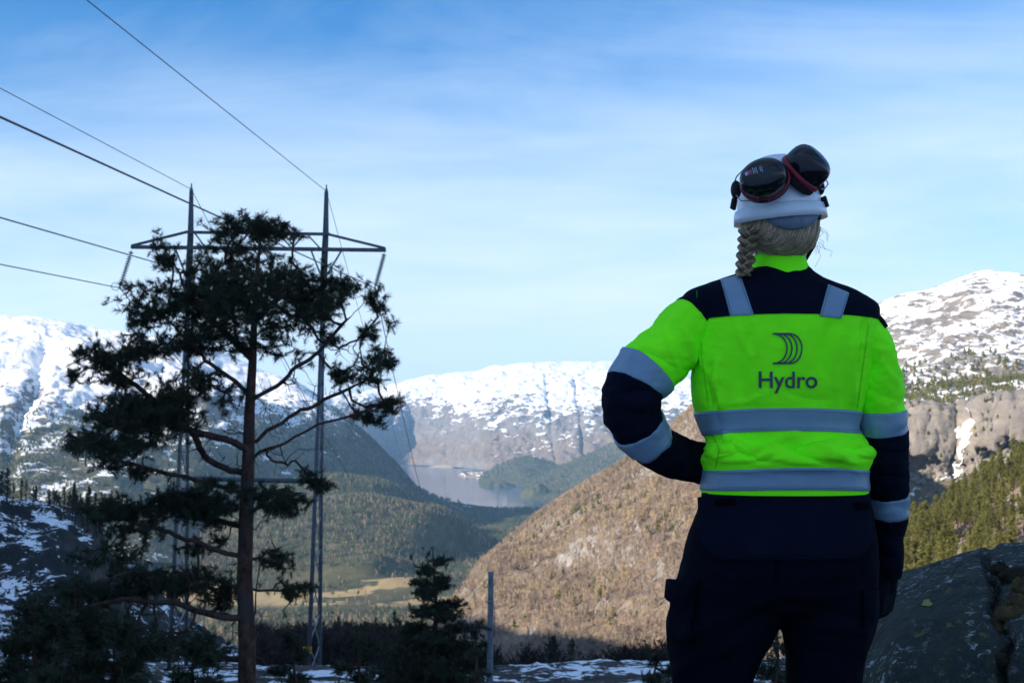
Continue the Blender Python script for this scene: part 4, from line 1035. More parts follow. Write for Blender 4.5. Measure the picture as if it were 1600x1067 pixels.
m_navy = cloth('navy_fabric', (0.0042, 0.0072, 0.0165), 0.95, 900, .35, 0.0, .25, .05)
m_trou = cloth('trouser_fabric', (0.0026, 0.0042, 0.0095), 0.95, 900, .35, 0.0, .25, .05)
m_tape = cloth('reflective_tape', (0.19, 0.295, 0.39), 0.42, 1400, .15, 0.0, .08, .5)
m_print = simple('grey_print', (0.085, 0.09, 0.11), 0.7, 0.2)
m_black = simple('black_plastic', (0.008, 0.009, 0.011), 0.16, 0.5)
m_rubber = simple('black_foam', (0.012, 0.012, 0.014), 0.7, 0.3)
m_red = simple('dark_red_ring', (0.20, 0.012, 0.022), 0.45, 0.4)
m_helmet = simple('white_helmet', (0.74, 0.80, 0.84), 0.28, 0.45, 30, .03)
m_pad = simple('grey_blue_pad', (0.16, 0.20, 0.25), 0.8, 0.2, 60, .2)
m_skin = simple('skin', (0.45, 0.28, 0.21), 0.55, 0.35, 40, .1)
m_glove = cloth('dark_glove', (0.004, 0.006, 0.012), 0.9, 700, .4, 0.0, .2, .08)
m_hook = cloth('hook_tape', (0.0022, 0.003, 0.005), 0.95, 700, .4, 0.0, .2, .03)
m_thread = simple('green_thread', (0.06, 0.32, 0.03), .8, .1)

person = empty('person', (P(1225, 1000, PD).x, PD, 0.0))
tag(person, 'person seen from behind in lime and navy work wear, left hand on hip', 'person')
PO = Vector(person.location)
def pobj(name, V, F, mat, parent=None, smooth=True):
    V = np.asarray(V, float) - np.array(PO)
    return mesh_obj(name, V, F if isinstance(F, list) else F, mat, parent or person, smooth)
def ring_faces(nv, nu, capb=True, capt=True):
    F = []
    for k in range(nv - 1):
        for j in range(nu):
            a = k * nu + j; b = k * nu + (j + 1) % nu; F.append((a, b, b + nu, a + nu))
    if capb: F.append(tuple(range(nu - 1, -1, -1)))
    if capt: F.append(tuple((nv - 1) * nu + j for j in range(nu)))
    return F
def smooth_interp(x, xp, fp):
    """cubic hermite through points"""
    xp = np.array(xp, float); fp = np.array(fp, float)
    if xp[0] > xp[-1]: xp, fp = xp[::-1], fp[::-1]
    m = np.gradient(fp, xp, axis=0)
    i = np.clip(np.searchsorted(xp, x, 'right') - 1, 0, len(xp) - 2); h = xp[i + 1] - xp[i]; q = (x - xp[i]) / h
    if fp.ndim > 1: q = q[:, None]; h = h[:, None]
    return (2*q**3 - 3*q*q + 1) * fp[i] + (q**3 - 2*q*q + q) * h * m[i] + (-2*q**3 + 3*q*q) * fp[i + 1] + (q**3 - q*q) * h * m[i + 1]
def closed_normals(G):
    """G (nv,nu,3), closed in u; outward normals"""
    du = np.roll(G, -1, 1) - np.roll(G, 1, 1); dv = np.gradient(G, axis=0)
    n = np.cross(du, dv); n /= np.linalg.norm(n, axis=2)[:, :, None] + 1e-12
    c = G.mean(1, keepdims=True); s = np.sign(((G - c) * n).sum(2).mean())
    return n * s
def folds(G, items, back=True):
    """fold ridges and creases along pixel lines: (x0,y0,x1,y1,width_px,height_m)"""
    n = closed_normals(G); X, Y = pxy(G)
    w = np.clip(-n[:, :, 1] * 2.0 + .2, 0, 1) if back else 1.0
    d = np.zeros(X.shape)
    for x0, y0, x1, y1, wd, h in items:
        ax, ay = x1 - x0, y1 - y0; L2 = ax * ax + ay * ay
        t = np.clip(((X - x0) * ax + (Y - y0) * ay) / L2, 0, 1)
        bow = np.sin(t * math.pi) * 0.06 * math.sqrt(L2)
        nx, ny = -ay / math.sqrt(L2), ax / math.sqrt(L2)
        dist = np.hypot(X - (x0 + ax * t + nx * bow), Y - (y0 + ay * t + ny * bow))
        d += h * np.exp(-(dist / (wd * .8)) ** 1.25) * (0.35 + .65 * np.sin(np.clip(t, .0, 1) * math.pi) ** .5)
    return G + n * (d * w)[:, :, None]
def cloth_noise(G, size, amp, seed, stretch=(1, 1, 1)):
    n = closed_normals(G); f = fbm(G.reshape(-1, 3) / size * np.array(stretch), 4, .5, seed).reshape(G.shape[:2])
    return G + n * (f * amp)[:, :, None]

class Surf:
    """closed-in-u loft surface, sampled bilinearly"""
    def __init__(s, G): s.G = G; s.nv, s.nu = G.shape[:2]
    def at(s, u, v):
        u = np.asarray(u, float) % 1.0 * s.nu; v = np.clip(np.asarray(v, float), 0, 1) * (s.nv - 1)
        i = np.clip(np.floor(v).astype(int), 0, s.nv - 2); fv = (v - i)[..., None]; j = np.floor(u).astype(int) % s.nu; fu = (u - np.floor(u))[..., None]; j2 = (j + 1) % s.nu
        G = s.G
        return (G[i, j] * (1 - fu) + G[i, j2] * fu) * (1 - fv) + (G[i + 1, j] * (1 - fu) + G[i + 1, j2] * fu) * fv
    def normal(s, u, v):
        e = .004
        a = s.at(u + e, v) - s.at(u - e, v); b = s.at(u, np.clip(v + e, 0, 1)) - s.at(u, np.clip(v - e, 0, 1))
        n = np.cross(a, b); return n / (np.linalg.norm(n, axis=-1)[..., None] + 1e-12)
    def patch(s, name, mat, u0, u1, vb, vt, off, nu=80, nv=10, parent=None, sgn=1.0, close=False):
        """strip between v curves vb(u), vt(u) (or constants) for u in u0..u1"""
        uu = np.linspace(u0, u1, nu, endpoint=not close); U = np.repeat(uu[None], nv, 0); t = np.linspace(0, 1, nv)[:, None]
        B = vb(uu) if callable(vb) else np.full(nu, vb); Tt = vt(uu) if callable(vt) else np.full(nu, vt)
        V = B[None] * (1 - t) + Tt[None] * t
        return s._mk(name, mat, U, V, off, parent, close, sgn)
    def _mk(s, name, mat, U, V, off, parent, close, sgn):
        Pn = s.at(U, V); Nn = s.normal(U, V) * s.sgn; A = Pn + Nn * off
        Bt = np.concatenate([(Pn - Nn * .002)[:1], A, (Pn - Nn * .002)[-1:]], 0)
        if not close:
            lo = np.concatenate([(Pn - Nn * .002)[:1], Pn - Nn * .002, (Pn - Nn * .002)[-1:]], 0)
            Bt = np.concatenate([lo[:, :1], Bt, lo[:, -1:]], 1)
        nv, nu = Bt.shape[:2]; F = []
        for k in range(nv - 1):
            for j in range(nu if close else nu - 1):
                a = k * nu + j; b = k * nu + (j + 1) % nu; F.append((a, b, b + nu, a + nu))
        return pobj(name, Bt.reshape(-1, 3), F, mat, parent)
    def finish(s):
        n = s.normal(np.linspace(0, 1, 40, False), np.full(40, .5)); c = s.G[s.nv // 2].mean(0)
        s.sgn = float(np.sign(((s.at(np.linspace(0, 1, 40, False), np.full(40, .5)) - c) * n).sum()))
        return s

def loft_rows(rows, nu, nv, expo=2.35):
    """rows: (py, left px, right px, half depth m, y offset m); horizontal sections"""
    rows = np.array(rows, float); py = rows[:, 0]; pv = np.linspace(py[0], py[-1], nv)
    D = smooth_interp(pv if py[0] < py[-1] else pv, py, rows[:, 1:])
    th = np.linspace(0, 2 * math.pi, nu, endpoint=False); c, s_ = np.cos(th), np.sin(th)
    sx = np.sign(c) * np.abs(c) ** (2 / expo); sy = np.sign(s_) * np.abs(s_) ** (2 / expo)
    G = np.zeros((nv, nu, 3))
    for k in range(nv):
        l, r, hd, yo = D[k]; a = P(l, pv[k], PD); b = P(r, pv[k], PD)
        G[k, :, 0] = (a.x + b.x) / 2 + (b.x - a.x) / 2 * sx; G[k, :, 1] = PD + yo - hd * sy; G[k, :, 2] = a.z
    return G, pv
def loft_axis(pts, nu, nv, expo=2.1):
    """pts: (px, py, D, half width px, half depth m); sections at right angles to the axis"""
    A = np.array([list(P(p[0], p[1], p[2])) + [p[3] * p[2] / FPX, p[4]] for p in pts], float)
    s_ = np.concatenate([[0], np.cumsum(np.linalg.norm(np.diff(A[:, :3], axis=0), axis=1))]); s_ /= s_[-1]
    t = np.linspace(0, 1, nv); B = smooth_interp(t, s_, A); C = B[:, :3]; d = np.gradient(C, axis=0); d /= np.linalg.norm(d, axis=1)[:, None]
    yy = np.array([0, -1.0, 0]); G = np.zeros((nv, nu, 3)); th = np.linspace(0, 2 * math.pi, nu, endpoint=False)
    c, sn = np.cos(th), np.sin(th); sx = np.sign(c) * np.abs(c) ** (2 / expo); sy = np.sign(sn) * np.abs(sn) ** (2 / expo)
    for k in range(nv):
        z = yy - d[k] * yy.dot(d[k]); z /= np.linalg.norm(z); x = np.cross(z, d[k])
        G[k] = C[k] + np.outer(sx * B[k, 3], x) + np.outer(sy * B[k, 4], z)
    return G, s_

# ---- jacket torso
tor_rows = [(769.5, 1097, 1355, .130, .005), (760, 1098, 1354, .130, .005), (738, 1101, 1352, .131, .004), (722, 1098, 1356, .140, .002), (706, 1103, 1352, .138, .004), (690, 1107, 1345, .128, .008),
    (672, 1099, 1338, .122, .010), (640, 1087, 1343, .124, .006), (600, 1082, 1352, .130, .0), (560, 1084, 1358, .134, -.004), (520, 1084, 1363, .134, -.006), (495, 1080, 1366, .130, -.004),
    (478, 1074, 1364, .122, .0), (465, 1070, 1348, .112, .004), (455, 1080, 1330, .104, .008), (445, 1106, 1306, .094, .012), (435, 1136, 1284, .082, .016), (427, 1160, 1272, .074, .018), (418, 1178, 1264, .068, .02)]
G, tpv = loft_rows(tor_rows, 260, 240)
G = cloth_noise(G, .10, .0045, 201, (1, 1, .6)); G = cloth_noise(G, .035, .0014, 205)
G0 = G
G = folds(G, [
    (1132, 672, 1166, 708, 8, 0.0190), (1170, 708, 1245, 676, 7, 0.0171), (1150, 700, 1200, 722, 7, -0.0152), (1274, 694, 1348, 728, 8, 0.0190), (1240, 700, 1330, 736, 7, -0.0171), (1160, 727, 1330, 735, 6, -0.0190),
    (1180, 690, 1300, 686, 8, -0.0114), (1210, 716, 1290, 722, 7, 0.0133), (1328, 690, 1354, 712, 7, 0.0171), (1105, 712, 1150, 700, 8, 0.0133), (1100, 725, 1150, 728, 6, -0.0114), (1130, 720, 1210, 708, 5, 0.0114), (1300, 705, 1352, 700, 5, -0.0114),
    (1122, 560, 1128, 640, 6, 0.0133), (1110, 570, 1112, 640, 6, -0.0114), (1125, 600, 1122, 660, 4, -0.0095), (1100, 520, 1112, 600, 9, 0.0114), (1340, 520, 1334, 640, 8, 0.0114), (1352, 500, 1345, 600, 6, -0.0095),
    (1172, 520, 1160, 625, 12, -0.0095), (1195, 510, 1185, 560, 9, 0.0060), (1296, 505, 1290, 590, 11, -0.0095), (1312, 520, 1306, 610, 9, 0.0060), (1150, 500, 1175, 560, 9, 0.0060), (1230, 612, 1300, 626, 10, -0.0045), (1140, 632, 1200, 612, 9, 0.0045),
    (1130, 640, 1128, 675, 4, -0.0060), (1208, 638, 1206, 674, 3, -0.0023), (1250, 640, 1248, 676, 5, 0.0030),
    (1120, 738, 1118, 768, 4, -0.0045), (1110, 738, 1106, 770, 4, 0.0045)])
X, Y = pxy(G0); G = G0 + (G - G0) * np.interp(Y, [630, 640, 672, 682, 712, 727], [1, .45, .45, 1, 1, .12])[:, :, None]
n_ = closed_normals(G); X, Y = pxy(G)
mk = np.interp(Y, [630, 640, 672, 682, 712, 727], [1, .5, .5, 1, 1, .15]) * 1.0
mk *= np.exp(-((Y - 706) / 26) ** 2) + .35 * np.exp(-((X - 1110) / 26) ** 2) * (Y > 500) + .3 * np.exp(-((X - 1345) / 20) ** 2) * (Y > 500) + .10
G = G + n_ * (mk * .011 * fbm(G.reshape(-1, 3) / .11 * np.array([.8, .8, 1.9]), 4, .5, 261, True).reshape(X.shape))[:, :, None]
TS = Surf(G).finish(); jacket = pobj('jacket', G.reshape(-1, 3), ring_faces(240, 260), m_lime)
jacket['label'] = 'lime high-visibility jacket with navy shoulders and grey reflective bands'
def tv(py): return (np.asarray(py, float) - tpv[0]) / (tpv[-1] - tpv[0])
side = lambda u: np.abs(np.cos(2 * math.pi * u))           # 0 at mid back, 1 at the sides
# yoke: all round the shoulders
yoke_lo = lambda u: tv(499 + 4 * side(u) ** 2)
TS.patch('shoulder_yoke', m_navy, 0, 1, yoke_lo, tv(421), .0025, 200, 50, jacket, close=True)
TS.patch('reflective_band', m_tape, 0, 1, lambda u: tv(673 + 6 * side(u) ** 2), lambda u: tv(638.5 + 5 * side(u) ** 2), .0028, 220, 9, jacket, close=True)
TS.patch('reflective_band', m_tape, 0, 1, lambda u: tv(760.5 + 5 * side(u) ** 2), lambda u: tv(727 + 7 * side(u) ** 2), .0028, 220, 9, jacket, close=True)
# ---- find surface coordinates of a pixel on the back
def uv_at(px, py, S_=None):
    S_ = S_ or TS; X, Y = pxy(S_.G); n = closed_normals(S_.G); vis = n[:, :, 1] < .05
    d = np.where(vis, (X - px) ** 2 + (Y - py) ** 2, 1e9); k = np.unravel_index(np.argmin(d), d.shape)
    return k[1] / S_.nu, k[0] / (S_.nv - 1)
def strap(c):
    (a, b, c2, d) = [np.array(uv_at(*q)) for q in c]       # bottom-left, bottom-right, top-right, top-left
    n, m = 40, 14; t = np.linspace(0, 1, n)[:, None]; s_ = np.linspace(0, 1, m)[None]
    U = (a[0] * (1 - s_) + b[0] * s_) * (1 - t) + (d[0] * (1 - s_) + c2[0] * s_) * t; V = (a[1] * (1 - s_) + b[1] * s_) * (1 - t) + (d[1] * (1 - s_) + c2[1] * s_) * t
    TS._mk('shoulder_strap', m_tape, U, V, .0050, jacket, False, 1)

# ---- sleeves
ls = [(1110, 486, 2.65, 30, .062), (1084, 500, 2.645, 38, .072), (1050, 540, 2.635, 42, .074), (1012, 578, 2.622, 45, .070), (993, 603, 2.615, 42, .066), (987, 630, 2.612, 41, .064), (990, 652, 2.62, 38, .060), (1003, 674, 2.635, 34, .055), (1022, 694, 2.655, 31, .05), (1052, 712, 2.69, 28, .046), (1085, 722, 2.715, 26, .042), (1112, 722, 2.73, 24, .038)]
G, lsv = loft_axis(ls, 120, 200)
G = cloth_noise(G, .06, .004, 211); G = cloth_noise(G, .025, .0015, 213)
G = folds(G, [(1060, 480, 1090, 560, 9, .006), (1075, 540, 1100, 590, 7, .006), (1030, 560, 1085, 580, 7, -.005), (1040, 520, 1070, 590, 8, .005), (1000, 548, 1060, 560, 7, -.004), (1010, 610, 960, 620, 5, -.006), (1020, 630, 955, 635, 5, .006), (1020, 645, 960, 652, 5, -.006), (1000, 640, 950, 610, 6, .004),
    (1050, 685, 1055, 735, 4, -.004), (1066, 690, 1072, 742, 4, .004), (1082, 694, 1086, 748, 4, -.004), (1040, 690, 1036, 730, 5, .004), (1090, 690, 1096, 750, 4, .003)])
G = G + closed_normals(G) * (.0075 * fbm(G.reshape(-1, 3) / .075 * np.array([1, 1, 1.3]), 4, .5, 271, True).reshape(G.shape[:2]))[:, :, None]
LS = Surf(G).finish(); sl_ = pobj('sleeve', G.reshape(-1, 3), ring_faces(200, 120, True, False), m_lime, jacket)
def nearv(S_, px, py):
    c = S_.G.mean(1); X, Y = pxy(c); return int(np.argmin((X - px) ** 2 + (Y - py) ** 2)) / (S_.nv - 1)
v1, v2 = nearv(LS, 1012, 578), nearv(LS, 992, 605)
LS.patch('reflective_band', m_tape, 0, 1, v1, v2, .003, 100, 9, jacket, close=True)
LS.patch('sleeve_panel', m_navy, 0, 1, v2 - .004, 1.0, .004, 150, 160, jacket, close=True)
v3, v4 = nearv(LS, 997, 663), nearv(LS, 1016, 690)
LS.patch('reflective_band', m_tape, 0, 1, v3, v4, .0065, 150, 9, jacket, close=True)
LS.patch('sleeve_cap', m_navy, 0, 1, 0.0, nearv(LS, 1083, 501), .0022, 90, 14, jacket, close=True)
rs = [(1330, 500, 2.65, 26, .058), (1344, 520, 2.65, 32, .070), (1362, 565, 2.655, 36, .074), (1370, 610, 2.66, 36, .072), (1373, 652, 2.665, 35, .068), (1377, 700, 2.675, 34, .062), (1380, 735, 2.685, 31, .058), (1384, 770, 2.70, 26, .05), (1385, 800, 2.71, 24, .047), (1385, 845, 2.73, 20, .042), (1385, 895, 2.75, 16, .036)]
G, rsv = loft_axis(rs, 120, 200)
G = cloth_noise(G, .06, .004, 221); G = cloth_noise(G, .025, .0015, 223)
G = folds(G, [(1370, 540, 1400, 600, 8, .005), (1350, 600, 1400, 625, 7, -.004), (1350, 690, 1408, 705, 6, -.005), (1350, 712, 1410, 722, 6, .005), (1352, 728, 1410, 745, 5, -.006), (1360, 745, 1408, 752, 5, .005), (1365, 820, 1405, 835, 5, -.004), (1368, 838, 1402, 850, 4, .004), (1370, 862, 1402, 868, 4, -.004), (1370, 875, 1400, 884, 4, .004)])
G = G + closed_normals(G) * (.0075 * fbm(G.reshape(-1, 3) / .075 * np.array([1, 1, 1.3]), 4, .5, 272, True).reshape(G.shape[:2]))[:, :, None]
RS = Surf(G).finish(); pobj('sleeve', G.reshape(-1, 3), ring_faces(200, 120, True, False), m_lime, jacket)
v1, v2 = nearv(RS, 1373, 641), nearv(RS, 1375, 676)
RS.patch('reflective_band', m_tape, 0, 1, v1, v2, .003, 100, 9, jacket, close=True)
RS.patch('sleeve_panel', m_navy, 0, 1, v2 - .004, 1.0, .004, 150, 160, jacket, close=True)
RS.patch('reflective_band', m_tape, 0, 1, nearv(RS, 1384, 768), nearv(RS, 1385, 800), .0065, 150, 9, jacket, close=True)
RS.patch('sleeve_cap', m_navy, -.10, .12, 0.0, nearv(RS, 1346, 527), .0035, 40, 14, jacket)
# collar
col_rows = [(432, 1172, 1270, .080, .018), (422, 1174, 1267, .076, .018), (410, 1177, 1262, .072, .022), (400, 1180, 1258, .069, .026), (396, 1183, 1255, .064, .028)]
G, _ = loft_rows(col_rows, 90, 24); G = cloth_noise(G, .05, .003, 231)
pobj('collar', G.reshape(-1, 3), ring_faces(24, 90), m_lime, jacket)

# ---- print on the back: wind-blown mark and word
jb = BVHTree.FromPolygons([tuple(v) for v in TS.G.reshape(-1, 3)], ring_faces(240, 260))
def ray(px, py, bvh=jb):
    d = (P(px, py, 10.0) - CAM).normalized(); h, n, i, t = bvh.ray_cast(CAM, d)
    return h, (n if n is not None and n.dot(d) < 0 else (-n if n is not None else None))
def ray_mesh(name, pts2, faces, mat, off, parent, bvh=jb, smooth=True):
    V = []
    for x, y in pts2:
        h, n = ray(x, y, bvh)
        V.append(tuple((h + n * off) if h is not None else P(x, y, PD - .1)))
    return pobj(name, V, faces, mat, parent, smooth)
def px_strip(line, w):
    V = []; F = []
    for k, (x, y) in enumerate(line):
        a = line[max(k - 1, 0)]; b = line[min(k + 1, len(line) - 1)]; dx_, dy_ = b[0] - a[0], b[1] - a[1]; L = math.hypot(dx_, dy_) or 1
        V += [(x - dy_ / L * w / 2, y + dx_ / L * w / 2), (x + dy_ / L * w / 2, y - dx_ / L * w / 2)]
        if k: F.append((2 * k - 2, 2 * k - 1, 2 * k + 1, 2 * k))
    return V, F
def logo_arc(x_top, bulge):
    t = np.linspace(-1, 1, 33); cy = 544.5; hh = 23.0
    pts = [(x_top + bulge * math.cos(a * math.pi / 2) ** .9 if abs(a) < .999 else x_top, cy + hh * math.sin(a * math.pi / 2)) for a in t]
    return pts
V, F = [], []
def addst(line, w):
    v, f = px_strip(line, w); n = len(V); V.extend(v); F.extend([tuple(i + n for i in q) for q in f])
for x_top, bulge in ((1207, 22.5), (1216, 21.0), (1225, 20.0), (1233, 19.5)): addst(logo_arc(x_top, bulge), 2.6)
for yy_ in (521.5, 567.5): addst([(x, yy_) for x in np.linspace(1207, 1236, 12)], 2.6)
STRAPS = (((1126, 439), (1157, 431), (1178, 492), (1142, 494)), ((1293, 446), (1326, 460), (1314, 498), (1280, 494)))
ray_mesh('printed_mark', V, F, m_print, .0022, jacket)
tcu = bpy.data.curves.new('word', 'FONT'); tcu.body = 'Hydro'; tcu.size = 1.0; tcu.resolution_u = 6; tcu.offset = 0.014
to = bpy.data.objects.new('word', tcu); COL.objects.link(to)
dg = bpy.context.evaluated_depsgraph_get(); tm = bpy.data.meshes.new_from_object(to.evaluated_get(dg)); bpy.data.objects.remove(to)
bm = bmesh.new(); bm.from_mesh(tm); bmesh.ops.triangulate(bm, faces=bm.faces[:])
for _ in range(3):
    lg = [e for e in bm.edges if e.calc_length() > .12]
    if lg: bmesh.ops.subdivide_edges(bm, edges=lg, cuts=1); bmesh.ops.triangulate(bm, faces=bm.faces[:])
co = np.array([v.co[:] for v in bm.verts]); fa = [tuple(v.index for v in f.verts) for f in bm.faces]; bm.free()
x0, x1 = co[:, 0].min(), co[:, 0].max(); cap = co[(co[:, 0] < x0 + .3 * (x1 - x0) * .5), 1].max()
ray_mesh('printed_word', [(1185.5 + (c[0] - x0) / (x1 - x0) * 91, 605.5 - c[1] / cap * 25.5) for c in co], fa, m_print, .0022, jacket, smooth=False)

# ---- trousers
hip = [(950, 1075, 1352, .11, .004), (940, 1058, 1366, .122, -.002), (925, 1052, 1364, .128, -.006), (895, 1060, 1366, .134, -.010), (865, 1068, 1366, .136, -.010), (835, 1076, 1365, .134, -.006), (805, 1088, 1361, .128, .0), (780, 1097, 1357, .120, .004), (755, 1106, 1347, .108, .005)]
Gh, _ = loft_rows(hip, 160, 110)
ll = [(1160, 900, 2.65, 84, .115), (1138, 945, 2.65, 84, .118), (1122, 985, 2.65, 80, .112), (1114, 1030, 2.65, 68, .104), (1110, 1067, 2.65, 60, .098), (1106, 1160, 2.65, 54, .088), (1104, 1260, 2.65, 48, .076), (1104, 1380, 2.655, 44, .07), (1104, 1500, 2.66, 42, .068), (1104, 1540, 2.66, 44, .07)]
rl = [(1278, 900, 2.65, 84, .115), (1292, 945, 2.65, 76, .118), (1291, 985, 2.65, 68, .112), (1288, 1030, 2.65, 59, .104), (1286, 1067, 2.65, 55, .098), (1286, 1160, 2.65, 51, .088), (1288, 1260, 2.65, 47, .076), (1290, 1380, 2.655, 44, .07), (1292, 1500, 2.66, 42, .068), (1292, 1540, 2.66, 44, .07)]
parts = [(Gh.reshape(-1, 3), ring_faces(110, 160))]
for q in (ll, rl):
    g, _ = loft_axis(q, 80, 120); parts.append((g.reshape(-1, 3), ring_faces(120, 80)))
def fuse(parts, voxel, smooth=4):
    """union of closed lofts into one continuous skin"""
    V, F = [], []
    for v, f in parts:
        n = len(V); V.extend([tuple(a) for a in v]); F.extend([tuple(i + n for i in q) for q in f])
    me = bpy.data.meshes.new('tmp'); me.from_pydata(V, [], F); me.update()
    bm = bmesh.new(); bm.from_mesh(me); bmesh.ops.recalc_face_normals(bm, faces=bm.faces[:]); bm.to_mesh(me); bm.free()
    o = bpy.data.objects.new('tmp', me); COL.objects.link(o); md = o.modifiers.new('r', 'REMESH'); md.mode = 'VOXEL'; md.voxel_size = voxel
    sm = o.modifiers.new('s', 'SMOOTH'); sm.iterations = smooth; sm.factor = .5
    dg = bpy.context.evaluated_depsgraph_get(); m2 = bpy.data.meshes.new_from_object(o.evaluated_get(dg))
    V = np.array([v.co[:] for v in m2.vertices]); F = [tuple(p.vertices) for p in m2.polygons]; N_ = np.array([v.normal[:] for v in m2.vertices])
    bpy.data.objects.remove(o); return V, F, N_
V, F, Nn = fuse(parts, .0075, 6)
X, Y = pxy(V); w = np.clip(-Nn[:, 1] * 2 + .3, 0, 1); d = .005 * fbm(V / .09 * np.array([1, 1, .7]), 4, .5, 241) + .002 * fbm(V / .03, 3, .5, 243)
for x0, y0, x1, y1, wd, h in [(1210, 930, 1080, 990, 9, .008), (1200, 950, 1100, 1030, 8, -.007), (1180, 985, 1060, 1045, 8, .006), (1225, 930, 1340, 925, 8, .006), (1230, 945, 1350, 965, 8, -.007), (1240, 975, 1350, 985, 8, .006), (1215, 880, 1216, 935, 4, -.010), (1170, 1020, 1060, 1067, 8, -.005), (1240, 1010, 1340, 1030, 8, -.005), (1120, 890, 1200, 915, 10, .005), (1240, 905, 1330, 895, 9, .005)]:
    ax, ay = x1 - x0, y1 - y0; t = np.clip(((X - x0) * ax + (Y - y0) * ay) / (ax * ax + ay * ay), 0, 1); dist = np.hypot(X - x0 - ax * t, Y - y0 - ay * t); d = d + w * h * np.exp(-(dist / wd) ** 2)
V = V + Nn * d[:, None]
trousers = pobj('trousers', V, F, m_trou); trousers['label'] = 'dark navy work trousers with cargo pockets'
tb = BVHTree.FromPolygons([tuple(v) for v in V], F)
def px_patch(name, poly_fn, nu, nv, off, mat, parent, bvh, thick=.004):
    """closed slab laid on a surface; poly_fn(s,t)->pixel"""
    top = []; bot = []
    for j in range(nv):
        for i in range(nu):
            x, y = poly_fn(i / (nu - 1), j / (nv - 1)); h, n = ray(x, y, bvh)
            if h is None:
                top.append(None); bot.append(None); continue
            edge = i in (0, nu - 1) or j in (0, nv - 1)
            top.append(h + n * (off if not edge else off * .6)); bot.append(h - n * thick)
    if any(t is None for t in top):
        good = [t for t in top if t is not None]
        last = good[0]
        for k in range(len(top)):
            if top[k] is None: top[k] = last + Vector((0, .004, 0)); bot[k] = last + Vector((0, .008, 0))
            else: last = top[k]
    Vv = top + bot; n0 = nu * nv; Ff = []
    for j in range(nv - 1):
        for i in range(nu - 1):
            a = j * nu + i; Ff.append((a, a + 1, a + nu + 1, a + nu)); Ff.append((n0 + a, n0 + a + nu, n0 + a + nu + 1, n0 + a + 1))
    per = [i for i in range(nu)] + [j * nu + nu - 1 for j in range(1, nv)] + [(nv - 1) * nu + i for i in range(nu - 2, -1, -1)] + [j * nu for j in range(nv - 2, 0, -1)]
    for k in range(len(per)):
        a, b = per[k], per[(k + 1) % len(per)]; Ff.append((a, b, b + n0, a + n0))
    return pobj(name, Vv, Ff, mat, parent)
def flap_fn(s, t):
    x0, x1 = 1100, 1356; y0, y1 = 771, 873
    yb = y1 - 36 * max(0, (abs(s - .5) - .36) / .14) ** 2.4
    inset = -6 * t
    return (x0 + inset * (1 - s) + (x1 - x0 - 2 * inset * .6) * s, y0 + (yb - y0) * t)
px_patch('seat_flap', flap_fn, 60, 26, .009, m_navy, trousers, tb)
def quad(a, b, c, d): return lambda s, t: tuple((a[k] * (1 - s) + b[k] * s) * (1 - t) + (d[k] * (1 - s) + c[k] * s) * t for k in (0, 1))
px_patch('cargo_pocket', quad((1056, 918), (1094, 914), (1082, 1000), (1050, 1000)), 12, 20, .016, m_trou, trousers, tb)
px_patch('pocket_flap', quad((1054, 908), (1098, 908), (1078, 958), (1053, 935)), 12, 14, .024, m_trou, trousers, tb)
px_patch('cargo_pocket', quad((1345, 922), (1366, 916), (1358, 975), (1346, 980)), 8, 16, .012, m_trou, trousers, tb)
px_patch('side_pocket', quad((1096, 778), (1112, 776), (1110, 806), (1096, 806)), 8, 10, .012, m_navy, trousers, tb)
px_patch('hook_strip', quad((1120, 781), (1153, 780), (1153, 793), (1120, 793)), 10, 6, .013, m_hook, trousers, tb)
px_patch('hook_strip', quad((1328, 786), (1353, 786), (1353, 798), (1328, 798)), 10, 6, .013, m_hook, trousers, tb)

for q in STRAPS: px_patch('shoulder_strap', quad(*q), 16, 40, .0055, m_tape, jacket, jb, .001)
# stitching along the bands, seams down the back
m_stitch = simple('stitch_line', (.10, .16, .22), .8, .1); m_seam = simple('seam_line', (.09, .62, .008), .85, .05)
for a, b in ((760.5, 727), (673, 638.5)):
    for q in (a - 3.5, a - 5.5, b + 4.0):
        TS.patch('stitching', m_stitch, 0, 1, lambda u, q=q: tv(q + 6 * side(u) ** 2), lambda u, q=q: tv(q - .55 + 6 * side(u) ** 2), .0031, 220, 2, jacket, close=True)
def seam(name, line, w, mat, off=.0008):
    pts = []
    for (x0, y0), (x1, y1) in zip(line[:-1], line[1:]):
        for t in np.linspace(0, 1, 12, endpoint=False): pts.append((x0 + (x1 - x0) * t, y0 + (y1 - y0) * t))
    pts.append(line[-1]); v, f = px_strip(pts, w); ray_mesh(name, v, f, mat, off, jacket)
seam('seam', [(1094, 504), (1097, 560), (1108, 640)], .9, m_seam); seam('seam', [(1357, 506), (1350, 560), (1339, 637)], .9, m_seam)
seam('seam', [(1112, 676), (1124, 702), (1118, 730)], 1.2, m_seam)
for q in STRAPS:
    for a, b in ((0, 3), (1, 2)):
        e = 3 if a == 0 else -3
        seam('stitching', [(q[a][0] + e, q[a][1] + 3), (q[b][0] + e, q[b][1] - 1)], .7, m_stitch, .0062)
seam('stitching', [(1090, 456), (1094, 500)], .9, m_thread, .0032)

